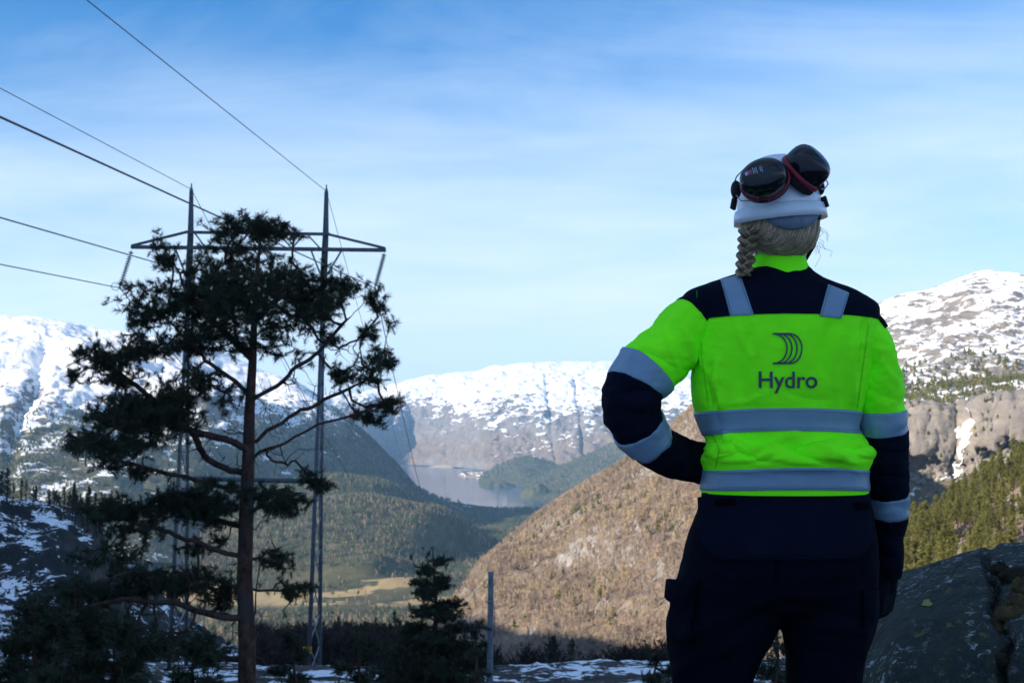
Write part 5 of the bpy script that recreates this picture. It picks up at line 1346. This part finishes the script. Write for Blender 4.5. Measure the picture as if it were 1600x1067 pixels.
# ---- body under the clothes: one skin with head, neck, trunk, arms, legs
def ell(c, r, nu=28, nv=18):
    V = []; 
    for k in range(nv):
        a = -math.pi / 2 + math.pi * (k + .5) / nv
        for j in range(nu):
            b = 2 * math.pi * j / nu; V.append((c[0] + r[0] * math.cos(a) * math.cos(b), c[1] + r[1] * math.cos(a) * math.sin(b), c[2] + r[2] * math.sin(a)))
    return np.array(V), ring_faces(nv, nu)
hc = P(1219, 326, 2.665); hx_, hz_ = hc.x, hc.z
bp = [ell((hx_, 2.665, hz_ + .012), (.074, .092, .095)), ell((hx_, 2.70, hz_ - .055), (.056, .062, .062)), ell((hx_, 2.768, hz_ - .022), (.013, .018, .024)), ell((hx_, 2.757, hz_ - .060), (.024, .012, .008)),
      ell((hx_ - .074, 2.67, hz_ - .015), (.010, .02, .03)), ell((hx_ + .074, 2.67, hz_ - .015), (.010, .02, .03)), ell((hx_, 2.742, hz_ - .092), (.022, .018, .014))]
nk, _ = loft_axis([(1219, 360, 2.672, 42, .055), (1220, 410, 2.668, 40, .052), (1221, 445, 2.66, 52, .06)], 40, 30); bp.append((nk.reshape(-1, 3), ring_faces(30, 40)))
tt_, _ = loft_rows([(935, 1130, 1310, .07, 0), (915, 1090, 1345, .10, 0), (860, 1085, 1360, .115, 0), (780, 1112, 1342, .1, .005), (700, 1122, 1332, .1, .01), (600, 1105, 1335, .105, 0), (520, 1100, 1345, .105, 0), (480, 1105, 1335, .09, .005), (450, 1150, 1290, .065, .015), (430, 1175, 1262, .055, .02)], 60, 60); bp.append((tt_.reshape(-1, 3), ring_faces(60, 60)))
for q in (ls, rs, ll, rl):
    g, _ = loft_axis([(a, b, c, d * .72, e * .72) for a, b, c, d, e in q], 30, 50); bp.append((g.reshape(-1, 3), ring_faces(50, 30)))
V, F, Nn = fuse(bp, .008, 4); body = pobj('body', V, F, m_skin)
for sx_ in (-1, 1):
    v, f = ell((hx_ + sx_ * .031, 2.742, hz_ + .002), (.013, .012, .011), 16, 10); pobj('eye', v, f, simple('eye_white', (.7, .7, .7), .2, .5), body)

# ---- hands in dark gloves, palm and five fingers each
def hand(name, wrist, dirv, palmn, label, curl, side_, parent=person):
    d = Vector(dirv).normalized(); n = Vector(palmn); n = (n - d * n.dot(d)).normalized(); s_ = d.cross(n) * side_
    W = Vector(wrist); prts = []
    def tube(pts, rad, k=12):
        mb = MB(); mb.tube(pts, rad, k); prts.append((np.array(mb.v), mb.f))
    for off in (-.028, -.010, .010, .028):
        tube([W + s_ * off * .75 - d * .02, W + s_ * off + d * .045, W + s_ * off * 1.05 + d * .088], [.019, .019, .0145])
    tube([W - d * .05, W, W + d * .04], [.029, .028, .026])
    for off, L in ((-.032, .062), (-.011, .074), (.011, .078), (.032, .070)):
        p = W + s_ * off * 1.02 + d * .086; a = 0.25; pts = [p]; rad = [.0125]
        for k, seg in enumerate((.44, .32, .24)):
            a += curl * (1.0, 1.1, .8)[k]; p = p + (d * math.cos(a) + n * math.sin(a)) * L * seg * 1.15; pts.append(p); rad.append(.0118 - .0012 * k)
        tube(pts, rad)
    p = W + s_ * .036 + d * .022; pts = [p]; rad = [.016]
    for a, seg in ((.5, .036), (.25, .032), (.1, .024)):
        p = p + (d * math.cos(a) + s_ * math.sin(a) * .9 + n * .35).normalized() * seg; pts.append(p); rad.append(.013 - .001 * len(rad))
    tube(pts, rad)
    V, F, Nn = fuse(prts, .0035, 3)
    o = pobj(name, V, F, m_glove, parent); o['label'] = label
    return o
hand('glove', P(1384, 893, 2.752), (-.10, .12, -1), (-.75, .55, 0), 'dark glove on the hanging right hand', .62, -1)
hand('glove', P(1106, 722, 2.73), (.75, .55, -.25), (.35, -.75, -.1), 'dark glove on the left hand at the hip', .30, 1)
# ---- boots
for q, sd in ((1104, -1), (1292, 1)):
    c = P(q, 1540, 2.66); prts = []
    mb = MB(); mb.tube([(c.x, 2.66, .30), (c.x, 2.66, .18), (c.x, 2.66, .08), (c.x, 2.66, .03)], [.058, .054, .05, .052], 20); prts.append((np.array(mb.v), mb.f))
    mb = MB(); mb.tube([(c.x, 2.60, .05), (c.x, 2.68, .065), (c.x + sd * .01, 2.76, .058), (c.x + sd * .015, 2.84, .046), (c.x + sd * .015, 2.87, .042)], [.045, .05, .05, .045, .025], 20); prts.append((np.array(mb.v), mb.f))
    V, F, Nn = fuse(prts, .006, 4); bo = pobj('boot', V, F, m_rubber)
    mb = MB(); mb.box((c.x + sd * .006, 2.735, -.002), (.098, .30, .03)); pobj('sole', mb.v, mb.f, m_black, bo, False)

# ---- hair and braid
def mat_hair():
    m, nt, b = new_mat('ash_blond_hair'); t = N(nt, 'ShaderNodeTexCoord').outputs['Object']
    r_ = N(nt, 'ShaderNodeNewGeometry').outputs['Random Per Island']
    f = math_(nt, 'ADD', math_(nt, 'MULTIPLY', r_, .7), math_(nt, 'MULTIPLY', noise(nt, t, 30, 3, .6), .3))
    nt.links.new(ramp(nt, f, [(.08, (.10, .065, .035)), (.45, (.33, .235, .135)), (.92, (.70, .53, .33))]), b.inputs['Base Color'])
    b.inputs['Roughness'].default_value = .42; b.inputs['Specular IOR Level'].default_value = .4
    return m
m_hair = mat_hair()
hair_rows = [(402, 1192, 1244, .045, .0), (394, 1178, 1262, .064, -.004), (379, 1166, 1274, .084, -.004), (362, 1161, 1278, .092, .002), (345, 1160, 1277, .092, .010), (325, 1164, 1272, .088, .014), (300, 1172, 1264, .08, .015)]
G, _ = loft_rows(hair_rows, 80, 50, 2.1); hairo = pobj('hair', G.reshape(-1, 3), ring_faces(50, 80), m_hair); hairo['label'] = 'ash blond hair swept to the left into a braid'
hb = BVHTree.FromPolygons([tuple(v) for v in G.reshape(-1, 3)], ring_faces(50, 80))
rr = np.random.default_rng(77); mb = MB()
def bez(a, b, c, d, n=14): return [tuple((1-t)**3*np.array(a) + 3*(1-t)**2*t*np.array(b) + 3*(1-t)*t*t*np.array(c) + t**3*np.array(d)) for t in np.linspace(0, 1, n)]
for k in range(95):                                   # locks of parallel strands swept round to the braid
    f = (k + .5) / 95 + rr.normal() * .006; lay = rr.uniform(0, .003)
    for q_ in range(20):
        g = f + rr.normal() * .012; g = min(max(g, 0), 1.03); x = 1184 + 94 * g; j = rr.normal() * 1.2
        line = bez((x, 333), (x + 6 * g, 340 + 62 * g), (1183 + 44 * g + j, 368 + 54 * g + j), (1173 + rr.normal() * 2, 363 + 11 * g + rr.normal() * 2), 18); pts = []
        for q in line:
            h, n = ray(q[0], q[1], hb)
            if h is not None: pts.append(h + n * (.0008 + lay + .0012 * rr.random()))
        if len(pts) > 6: mb.tube(pts, [.0005] + [.00085] * (len(pts) - 2) + [.0005], 4, False)
for k in range(110):
    x = rr.uniform(1160, 1182); line = bez((x, 336), (x - 1, 346), (1166 + rr.normal() * 3, 352), (1168 + rr.normal() * 4, 366)); pts = []
    for q in line:
        h, n = ray(q[0], q[1], hb)
        if h is not None: pts.append(h + n * (.001 + .003 * rr.random()))
    if len(pts) > 5: mb.tube(pts, .0015, 4, False)
st = mb.build('hair_strands', m_hair, None); st.data.transform(Matrix.Translation(-PO)); st.parent = hairo; st['kind'] = 'stuff'
mb = MB()                                            # braid: three lobed strands, each of many fine hairs
bt0 = P(1170, 358, 2.59); bt1 = P(1160, 432, 2.585)
for ph in range(3):
    for hair_k in range(75):
        ox, oy = rr.normal() * .0046, rr.normal() * .0046; pts = []
        for t in np.linspace(0, 1, 46):
            a = t * 2 * math.pi * 1.9 + ph * 2 * math.pi / 3; c = bt0.lerp(bt1, t); taper = 1 - .25 * t
            pts.append(c + Vector((math.sin(a) * .0125 * taper + ox * taper, math.sin(2 * a) * .008 + oy * taper - .004, 0)))
        mb.tube(pts, .0011, 4, False)
br = mb.build('braid', m_hair, None); br.data.transform(Matrix.Translation(-PO)); br.parent = hairo; br['kind'] = 'stuff'
mb = MB()                                            # loose hairs
for k in range(11):
    s0 = P(1276 + rr.normal() * 2, 345 + rr.uniform(0, 40), 2.62); ee = s0 + Vector((rr.uniform(-.005, .028), rr.normal() * .01, -rr.uniform(.015, .06))); m_ = s0.lerp(ee, .5) + Vector((rr.uniform(0, .02), 0, 0))
    mb.tube([s0, s0.lerp(m_, .6), m_, m_.lerp(ee, .6), ee], .00045, 3, False)
lo_ = mb.build('loose_hairs', m_hair, None); lo_.data.transform(Matrix.Translation(-PO)); lo_.parent = hairo; lo_['kind'] = 'stuff'

# ------------------------------------------------------------------ helmet with ear muffs
hm = empty('safety_helmet', P(1218, 332, 2.655)); tag(hm, 'white safety helmet with two black flipped-up ear muffs, worn by the person', 'helmet')
HO = Vector(hm.location); px2m = PD / FPX
tilt = Matrix.Rotation(R(-4.5), 4, 'Y') @ Matrix.Rotation(R(3), 4, 'X')
def hobj(mb, name, mat, parent=None, smooth=True):
    return mb.build(name, mat, parent or hm, smooth)
prof = []
for k in range(22):
    a = math.pi / 2 * k / 21; prof.append((max(.0008, math.cos(a) ** .78), math.sin(a) ** .92))
prof_o = [(r * .0865, z * .114 + .006) for r, z in prof]; prof_i = [(r * .0825, z * .109 + .006) for r, z in prof]
mb = MB(); mb.lathe(prof_i[::-1][:-1] + [(.0825, .002), (.0865, .002)] + prof_o, 64, tilt, 1.0, 1.26); hobj(mb, 'shell', m_helmet)
mb = MB(); mb.lathe([(.083, .014), (.084, -.017), (.0955, -.020), (.0945, -.003), (.0915, .0085), (.0868, .011), (.083, .014)], 64, tilt, 1.0, 1.26); rim = hobj(mb, 'rim', m_helmet)
mb = MB(); mb.tube([(-.022, .125, .003), (0, .15, -.008), (.022, .125, .003)], [.03, .035, .03], 12); mb.v = [(x, y, -.006 + (z + .006) * .25) for x, y, z in mb.v]; hobj(mb, 'peak', m_helmet)
mb = MB(); n_ = 30                                    # nape pad hanging below the rim at the back
Vp, Fp = [], []
for i in range(n_):
    s_ = -1 + 2 * i / (n_ - 1); a = math.pi * 1.5 + s_ * .78
    drop = .030 * (1 - abs(s_) ** 2.2) + .004
    for rr_, zz in ((.083, -.012), (.0845, -.012 - drop), (.0785, -.013 - drop), (.078, -.012)):
        Vp.append(tuple(tilt @ Vector((math.cos(a) * rr_ + .006, math.sin(a) * rr_ * 1.36, zz))))
    if i:
        b = 4 * (i - 1)
        for j in range(4): Fp.append((b + j, b + (j + 1) % 4, b + 4 + (j + 1) % 4, b + 4 + j))
Fp += [(0, 1, 2, 3), tuple(4 * (n_ - 1) + j for j in (3, 2, 1, 0))]
mb.add(Vp, Fp); hobj(mb, 'nape_pad', m_pad)
for sx_ in (-1, 1):
    mb = MB(); mb.tube([tilt @ Vector((sx_ * .079, -.03, 0)), Vector((sx_ * .07, -.005, -.07)), Vector((sx_ * .045, .05, -.125))], .004, 6); hobj(mb, 'chin_strap', m_rubber)
def muff(cx, cy, D, axis, rollv, label, sc_=1.0):
    c = P(cx, cy, D) - HO; z = Vector(axis).normalized(); x = Vector(rollv); x = (x - z * x.dot(z)).normalized(); y = z.cross(x)
    m = Matrix((x, y, z)).transposed().to_4x4(); m.translation = c
    RX, RY = .0485 * sc_, .0375 * sc_
    cup = MB(); cup.lathe([(.93, .006), (1.0, .012), (1.0, .026), (.97, .036), (.90, .044), (.78, .0505), (.60, .055), (.38, .0572), (.15, .058), (.02, .0582)], 48, m @ Matrix.Diagonal((RX, RY, 1, 1)))
    co_ = hobj(cup, 'ear_cup', m_black); co_['label'] = label
    mb = MB(); mb.lathe([(.9, -.003), (1.03, -.002), (1.045, .003), (1.02, .0085), (.9, .009)], 48, m @ Matrix.Diagonal((RX, RY, 1, 1))); hobj(mb, 'red_ring', m_red, co_)
    mb = MB(); mb.lathe([(.55, -.018), (.85, -.019), (.98, -.014), (1.0, -.008), (.96, -.002), (.6, -.001)], 48, m @ Matrix.Diagonal((RX, RY, 1, 1))); hobj(mb, 'cushion', m_rubber, co_)
    return co_, m
lc, lmx = muff(1196, 286, 2.532, (-.30, -.86, .22), (1, 0, .22), 'left ear cup with small pale print')
rc, rmx = muff(1249, 273, 2.548, (.50, -.42, .50), (.7, 0, -.7), 'right ear cup tipped up, seen from its side', .95)
# print on the left cup
def on_cup(m, fx, fy, w, h, mat, name, par):
    mb = MB(); n = 6
    for j in range(n):
        for i in range(n):
            x = fx + (i / (n - 1) - .5) * w; y = fy + (j / (n - 1) - .5) * h; r2 = min(.98, math.hypot(x / .050, y / .0405))
            z = np.interp(r2, [.02, .15, .38, .60, .78, .90, .97, 1.0], [.0582, .058, .0572, .055, .0505, .044, .036, .026]) + .0006
            mb.v.append(tuple(m @ Vector((x, y, z))))
    for j in range(n - 1):
        for i in range(n - 1): a = j * n + i; mb.f.append((a, a + 1, a + n + 1, a + n))
    return mb.build(name, mat, par)
m_pale = simple('pale_print', (.42, .46, .52), .6, .2); m_pinkp = simple('red_print', (.42, .08, .16), .6, .2)
on_cup(lmx, -.0285, .006, .006, .008, m_pale, 'print_mark', lc); on_cup(lmx, -.0215, .007, .007, .009, m_pinkp, 'print_mark', lc)
for k in range(5): on_cup(lmx, -.0145 + .0032 * k + (.004 if k > 2 else 0), .0065 - .0008 * k, .0012, .014 - .001 * (k % 2) * 4, m_pale, 'print_line', lc)
# wire arms and hinges
m_spring = simple('spring_steel', (.25, .26, .28), .3, .5, metal=.8)
H = lambda px, py, D: P(px, py, D) - HO
def wirearm(pts, r=.0016, par=None): mb = MB(); mb.tube(pts, r, 6); hobj(mb, 'wire_arm', m_spring, par)
wirearm([H(1192, 258, 2.53), H(1166, 261, 2.55), H(1151, 276, 2.57), H(1148, 284, 2.59)], .0014, lc)
wirearm([H(1147, 300, 2.60), H(1152, 307, 2.575), H(1158, 314, 2.555), H(1178, 314, 2.538), H(1192, 313, 2.53)], .0014, lc)
wirearm([H(1262, 282, 2.535), H(1279, 295, 2.545), H(1288, 296, 2.57), H(1294, 288, 2.59), H(1291, 281, 2.60), H(1284, 282, 2.61), H(1279, 289, 2.60)], .0014, rc)
for (x, y, D, w_, h_) in ((1150, 297, 2.595, 13, 22), (1283, 294, 2.60, 8, 16)):
    prts = [ell(tuple(H(x, y, D)), (w_ * px2m / 1.6, .016, h_ * px2m / 1.5))]; hobj_ = MB(); hobj_.add(prts[0][0], prts[0][1]); hg = hobj(hobj_, 'hinge', m_rubber)
    mb = MB(); mb.bar(H(x + (-2 if x < 1200 else 3), y + 14, D), H(x + (-5 if x < 1200 else 8), y + 30, D - .004), .006, .012); hobj(mb, 'slot_clip', m_rubber, hg, False)
mb = MB(); mb.tube([H(1186, 314, 2.524), H(1200, 313, 2.522)], .004, 8); hobj(mb, 'arm_socket', m_rubber, lc)
mb = MB(); mb.tube([H(1264, 283, 2.53), H(1282, 296, 2.54)], .0035, 8); hobj(mb, 'arm_socket', m_rubber, rc)

# ------------------------------------------------------------------ boulder beside the person
b_rows = [
    [(1260, 1330, 3.25), (1400, 1330, 3.05), (1600, 1330, 2.95), (1900, 1330, 2.95)],
    [(1315, 1090, 3.42), (1400, 1050, 3.22), (1600, 1020, 3.10), (1900, 1020, 3.10)],
    [(1333, 990, 3.72), (1400, 950, 3.55), (1480, 928, 3.45), (1600, 908, 3.38), (1900, 940, 3.35)],
    [(1340, 930, 4.2), (1400, 907, 4.1), (1480, 884, 4.05), (1560, 862, 4.0), (1600, 863, 4.0), (1700, 880, 4.0), (1900, 960, 4.0)]]
G = loft_grid(b_rows, 330, 220, [0, .35, .62, 1.0], back=(.7, 1.5))
G = roughen(G, .5, .02, 301, False, 5, .5); G = roughen(G, .10, .010, 303, True, 4, .6)
X, Y = pxy(G)
cx_ = np.interp(Y, [850, 880, 935, 1000, 1067, 1200], [1546, 1545, 1553, 1572, 1566, 1560]) + 5 * np.sin(Y / 13.0)
gr = np.exp(-((X - cx_) / 7.5) ** 2)
vis_w = np.linspace(0, 1, 220)[:, None] < .83
G = G - grid_normals(G) * (gr * .038 * vis_w * np.interp(Y, [855, 900], [.3, 1]))[:, :, None]
def mat_boulder():
    m, nt, b = new_mat('lichen_rock'); pos = N(nt, 'ShaderNodeNewGeometry').outputs['Position']
    n1 = noise(nt, pos, 6, 7, .65); n2 = noise(nt, pos, 40, 5, .7); n3 = noise(nt, pos, 120, 4, .7)
    c = ramp(nt, n1, [(.3, (.018, .024, .024)), (.55, (.038, .046, .043)), (.75, (.068, .074, .066))])
    c = mixc(nt, maprange(nt, n2, .48, .62), c, (.045, .06, .035))
    lw = math_(nt, 'MULTIPLY', maprange(nt, noise(nt, pos, 34, 6, .75), .55, .62), maprange(nt, noise(nt, pos, 5, 3, .6), .40, .6))
    c = mixc(nt, lw, c, (.38, .42, .43))
    c = mixc(nt, math_(nt, 'MULTIPLY', maprange(nt, noise(nt, pos, 18, 5, .7), .60, .65), .8), c, (.14, .16, .05))
    c = mixc(nt, maprange(nt, n3, .35, .7, .0, .55), c, (.02, .024, .024))
    nt.links.new(c, b.inputs['Base Color']); b.inputs['Roughness'].default_value = .85; b.inputs['Specular IOR Level'].default_value = .2
    bump(nt, b, math_(nt, 'ADD', n2, math_(nt, 'MULTIPLY', n3, .6)), .8, .012)
    return m
bo_ = empty('boulder', (G[0, :, 0].mean(), 3.1, 0.0)); BO = Vector(bo_.location)
tag(bo_, 'big lichen-covered boulder with a mossy crack, right of the person', 'boulder')
o = grid_obj('rock', G - np.array(BO), mat_boulder()); del o['kind']; o.parent = bo_
nv_, nu_ = G.shape[:2]; bF = [(a, a + 1, a + nu_ + 1, a + nu_) for r0 in range(nv_ - 1) for a in range(r0 * nu_, r0 * nu_ + nu_ - 1)]
bb = BVHTree.FromPolygons([tuple(v) for v in G.reshape(-1, 3)], bF)
# moss cushions in and beside the crack: lumpy body with short blades
m_moss = simple('dry_moss', (.085, .065, .032), .9, .1, 30, .4); m_moss2 = simple('dark_moss', (.03, .028, .018), .9, .1, 30, .4)
r_ = np.random.default_rng(91)
for px, py, rx, ry, mt in ((1588, 905, 26, 16, m_moss2), (1562, 893, 16, 9, m_moss2), (1592, 945, 20, 16, m_moss), (1578, 962, 24, 14, m_moss), (1566, 980, 14, 16, m_moss), (1598, 922, 16, 18, m_moss), (1556, 915, 10, 8, m_moss2), (1562, 1030, 9, 14, m_moss2)):
    h, n = ray(px, py, bb)
    if h is None: continue
    k = h.y / FPX; v, f = ell((0, 0, 0), (rx * k, .02, ry * k), 26, 16)
    d_ = fbm(v / .02 + px, 3, .5, 311); v = v * (1 + .35 * d_)[:, None] + np.array(h + n * .006)
    Vb, Fb = [tuple(a) for a in v - np.array(BO)], list(f)
    for q in range(260):
        a = v[r_.integers(0, len(v))]; dd = np.array(n) * r_.uniform(.004, .012) + r_.normal(size=3) * .005 + np.array([0, 0, -.003]); s_ = r_.normal(size=3) * .0009; b0 = len(Vb); a = a - np.array(BO)
        Vb += [tuple(a - s_), tuple(a + s_), tuple(a + dd)]; Fb.append((b0, b0 + 1, b0 + 2))
    mesh_obj('moss_cushion', Vb, Fb, mt, bo_)
v, f = px_strip([(1, 1), (2, 2)], 1)
Vb = []; Fb = []
for k in range(25):
    a = 2 * math.pi * k / 24; r0 = 0 if k == 24 else 1 + .18 * math.sin(3 * a) + .1 * math.sin(5 * a + 1)
    h, n = ray(1449 + 8 * r0 * math.cos(a), 943 + 5.5 * r0 * math.sin(a), bb); Vb.append(tuple(h + n * .003 - BO))
Fb = [(k, (k + 1) % 24, 24) for k in range(24)]; mesh_obj('lichen_patch', Vb, Fb, simple('yellow_lichen', (.20, .24, .07), .9, .1), bo_)

# ------------------------------------------------------------------ frozen waterfall on the cliff
pxs, pys = pxy(RPG); Nn = grid_normals(RPG); Vb, Fb = [], []
rowsel = [k for k in range(int(330 * .13), int(330 * .33))]; wl_ = 0; r_ = np.random.default_rng(5)
ice = []
for k in rowsel:
    py = pys[k].mean(); cxk = np.interp(pys[k][np.argmin(abs(pxs[k] - 1495))], [670, 690, 715, 740, 770, 800], [1512, 1506, 1500, 1497, 1490, 1485]) + 2.5 * math.sin(k * .9)
    w_ = np.interp(pys[k][np.argmin(abs(pxs[k] - 1495))], [665, 672, 690, 720, 745, 760, 775, 800], [0, 18, 7, 5, 9, 5, 2, 0]) * r_.uniform(.8, 1.2)
    ii = [int(np.argmin(abs(pxs[k] - (cxk + w_ * t)))) for t in (-1, -.6, -.2, .2, .6, 1)]
    ice.append([RPG[k, i] + Nn[k, i] * (1.6 if 0 < q < 5 else -.8) for q, i in enumerate(ii)])
ice = np.array(ice)
m_ice = simple('ice', (.80, .83, .86), .5, .4, .2, .08)
grid_obj('frozen_waterfall', ice, m_ice)

# ------------------------------------------------------------------ village on the far shore
c = P(748, 742, 7900); n = 40; t = np.linspace(-1.2, 1.2, n); X, Y = np.meshgrid(t, t); rr2 = np.hypot(X, Y)
grid_obj('village_shore', np.stack([c.x + X * 125, c.y + Y * 420, LAKE_Z + 10 * np.clip(1 - rr2 ** 2, -.4, 1)], 2), simple('shore_fields', (.36, .29, .19), .9, .1, .004, .3, coord='Object'))
c2 = P(700, 728, 9350)
grid_obj('pale_shore', np.stack([c2.x + X * 150, c2.y + Y * 160, LAKE_Z + 16 * np.clip(1 - rr2 ** 2, -.4, 1)], 2), simple('pale_fields', (.42, .36, .26), .9, .1, .004, .3, coord='Object'))
m_wall = simple('house_white', (.78, .77, .74), .8, .2); m_roof = simple('house_roof', (.16, .13, .12), .8, .2)
wm = MB(); wm.box((0, 0, 3), (1.0 * 16, 11, 8)); 
rm = MB(); rm.add([(-9, -6.5, 7), (9, -6.5, 7), (9, 6.5, 7), (-9, 6.5, 7), (-9, 0, 12), (9, 0, 12)], [(0, 1, 5, 4), (2, 3, 4, 5), (0, 4, 3), (1, 2, 5), (3, 2, 1, 0)])
wo_ = wm.build('wall', m_wall, None, False).data; ro_ = rm.build('roof', m_roof, None, False).data
for o in [o for o in list(S.objects) if o.data in (wo_, ro_)]: bpy.data.objects.remove(o)
r_ = np.random.default_rng(61)
for k in range(46):
    a = r_.uniform(0, 6.28); q = math.sqrt(r_.random()) * .92; x, y = c.x + math.cos(a) * q * 118, c.y + math.sin(a) * q * 380
    z = LAKE_Z + 10 * (1 - q * q) ; e = empty('village_house', (x, y, z - .5), r_.uniform(-.4, .4)); s_ = r_.uniform(.8, 1.5); e.scale = (s_, s_, s_)
    for nm, d in (('wall', wo_), ('roof', ro_)):
        o = bpy.data.objects.new(nm, d); COL.objects.link(o); o.parent = e
    X_, Y_ = pxy(np.array((x, y, z)))
    tag(e, 'tiny pale lakeside house, ' + pick(Y_, [738.5, 739.5, 740.5, 741.5, 743], ['back row', 'second row from the back', 'third row from the back', 'third row from the water', 'second row from the water', 'row by the water']) + ', ' + pick(X_, [722, 727, 732, 737, 742, 747, 752, 757, 762, 767], ['village left end', 'first left of village', 'second left of village', 'left of village', 'left of village middle', 'village middle', 'right of village middle', 'right of village', 'second right of village', 'first right of village', 'village right end']), 'house', 'houses of the lakeside village')
HAZE = 4.6e-5

# ------------------------------------------------------------------ the air
hx = MB(); hx.box((0, 6000, -120), (22000, 19500, 1640))
m_air = bpy.data.materials.new('air'); m_air.use_nodes = True; m_air.node_tree.nodes.clear()
pv = m_air.node_tree.nodes.new('ShaderNodeVolumePrincipled'); ou = m_air.node_tree.nodes.new('ShaderNodeOutputMaterial')
m_air.node_tree.links.new(pv.outputs[0], ou.inputs['Volume'])
pv.inputs['Color'].default_value = (0.36, 0.66, 1.0, 1); pv.inputs['Density'].default_value = HAZE; pv.inputs['Anisotropy'].default_value = 0.2
hz_o = hx.build('haze', m_air, None, False); tag(hz_o, 'thin pale blue air over the whole valley', 'haze', kind='stuff')
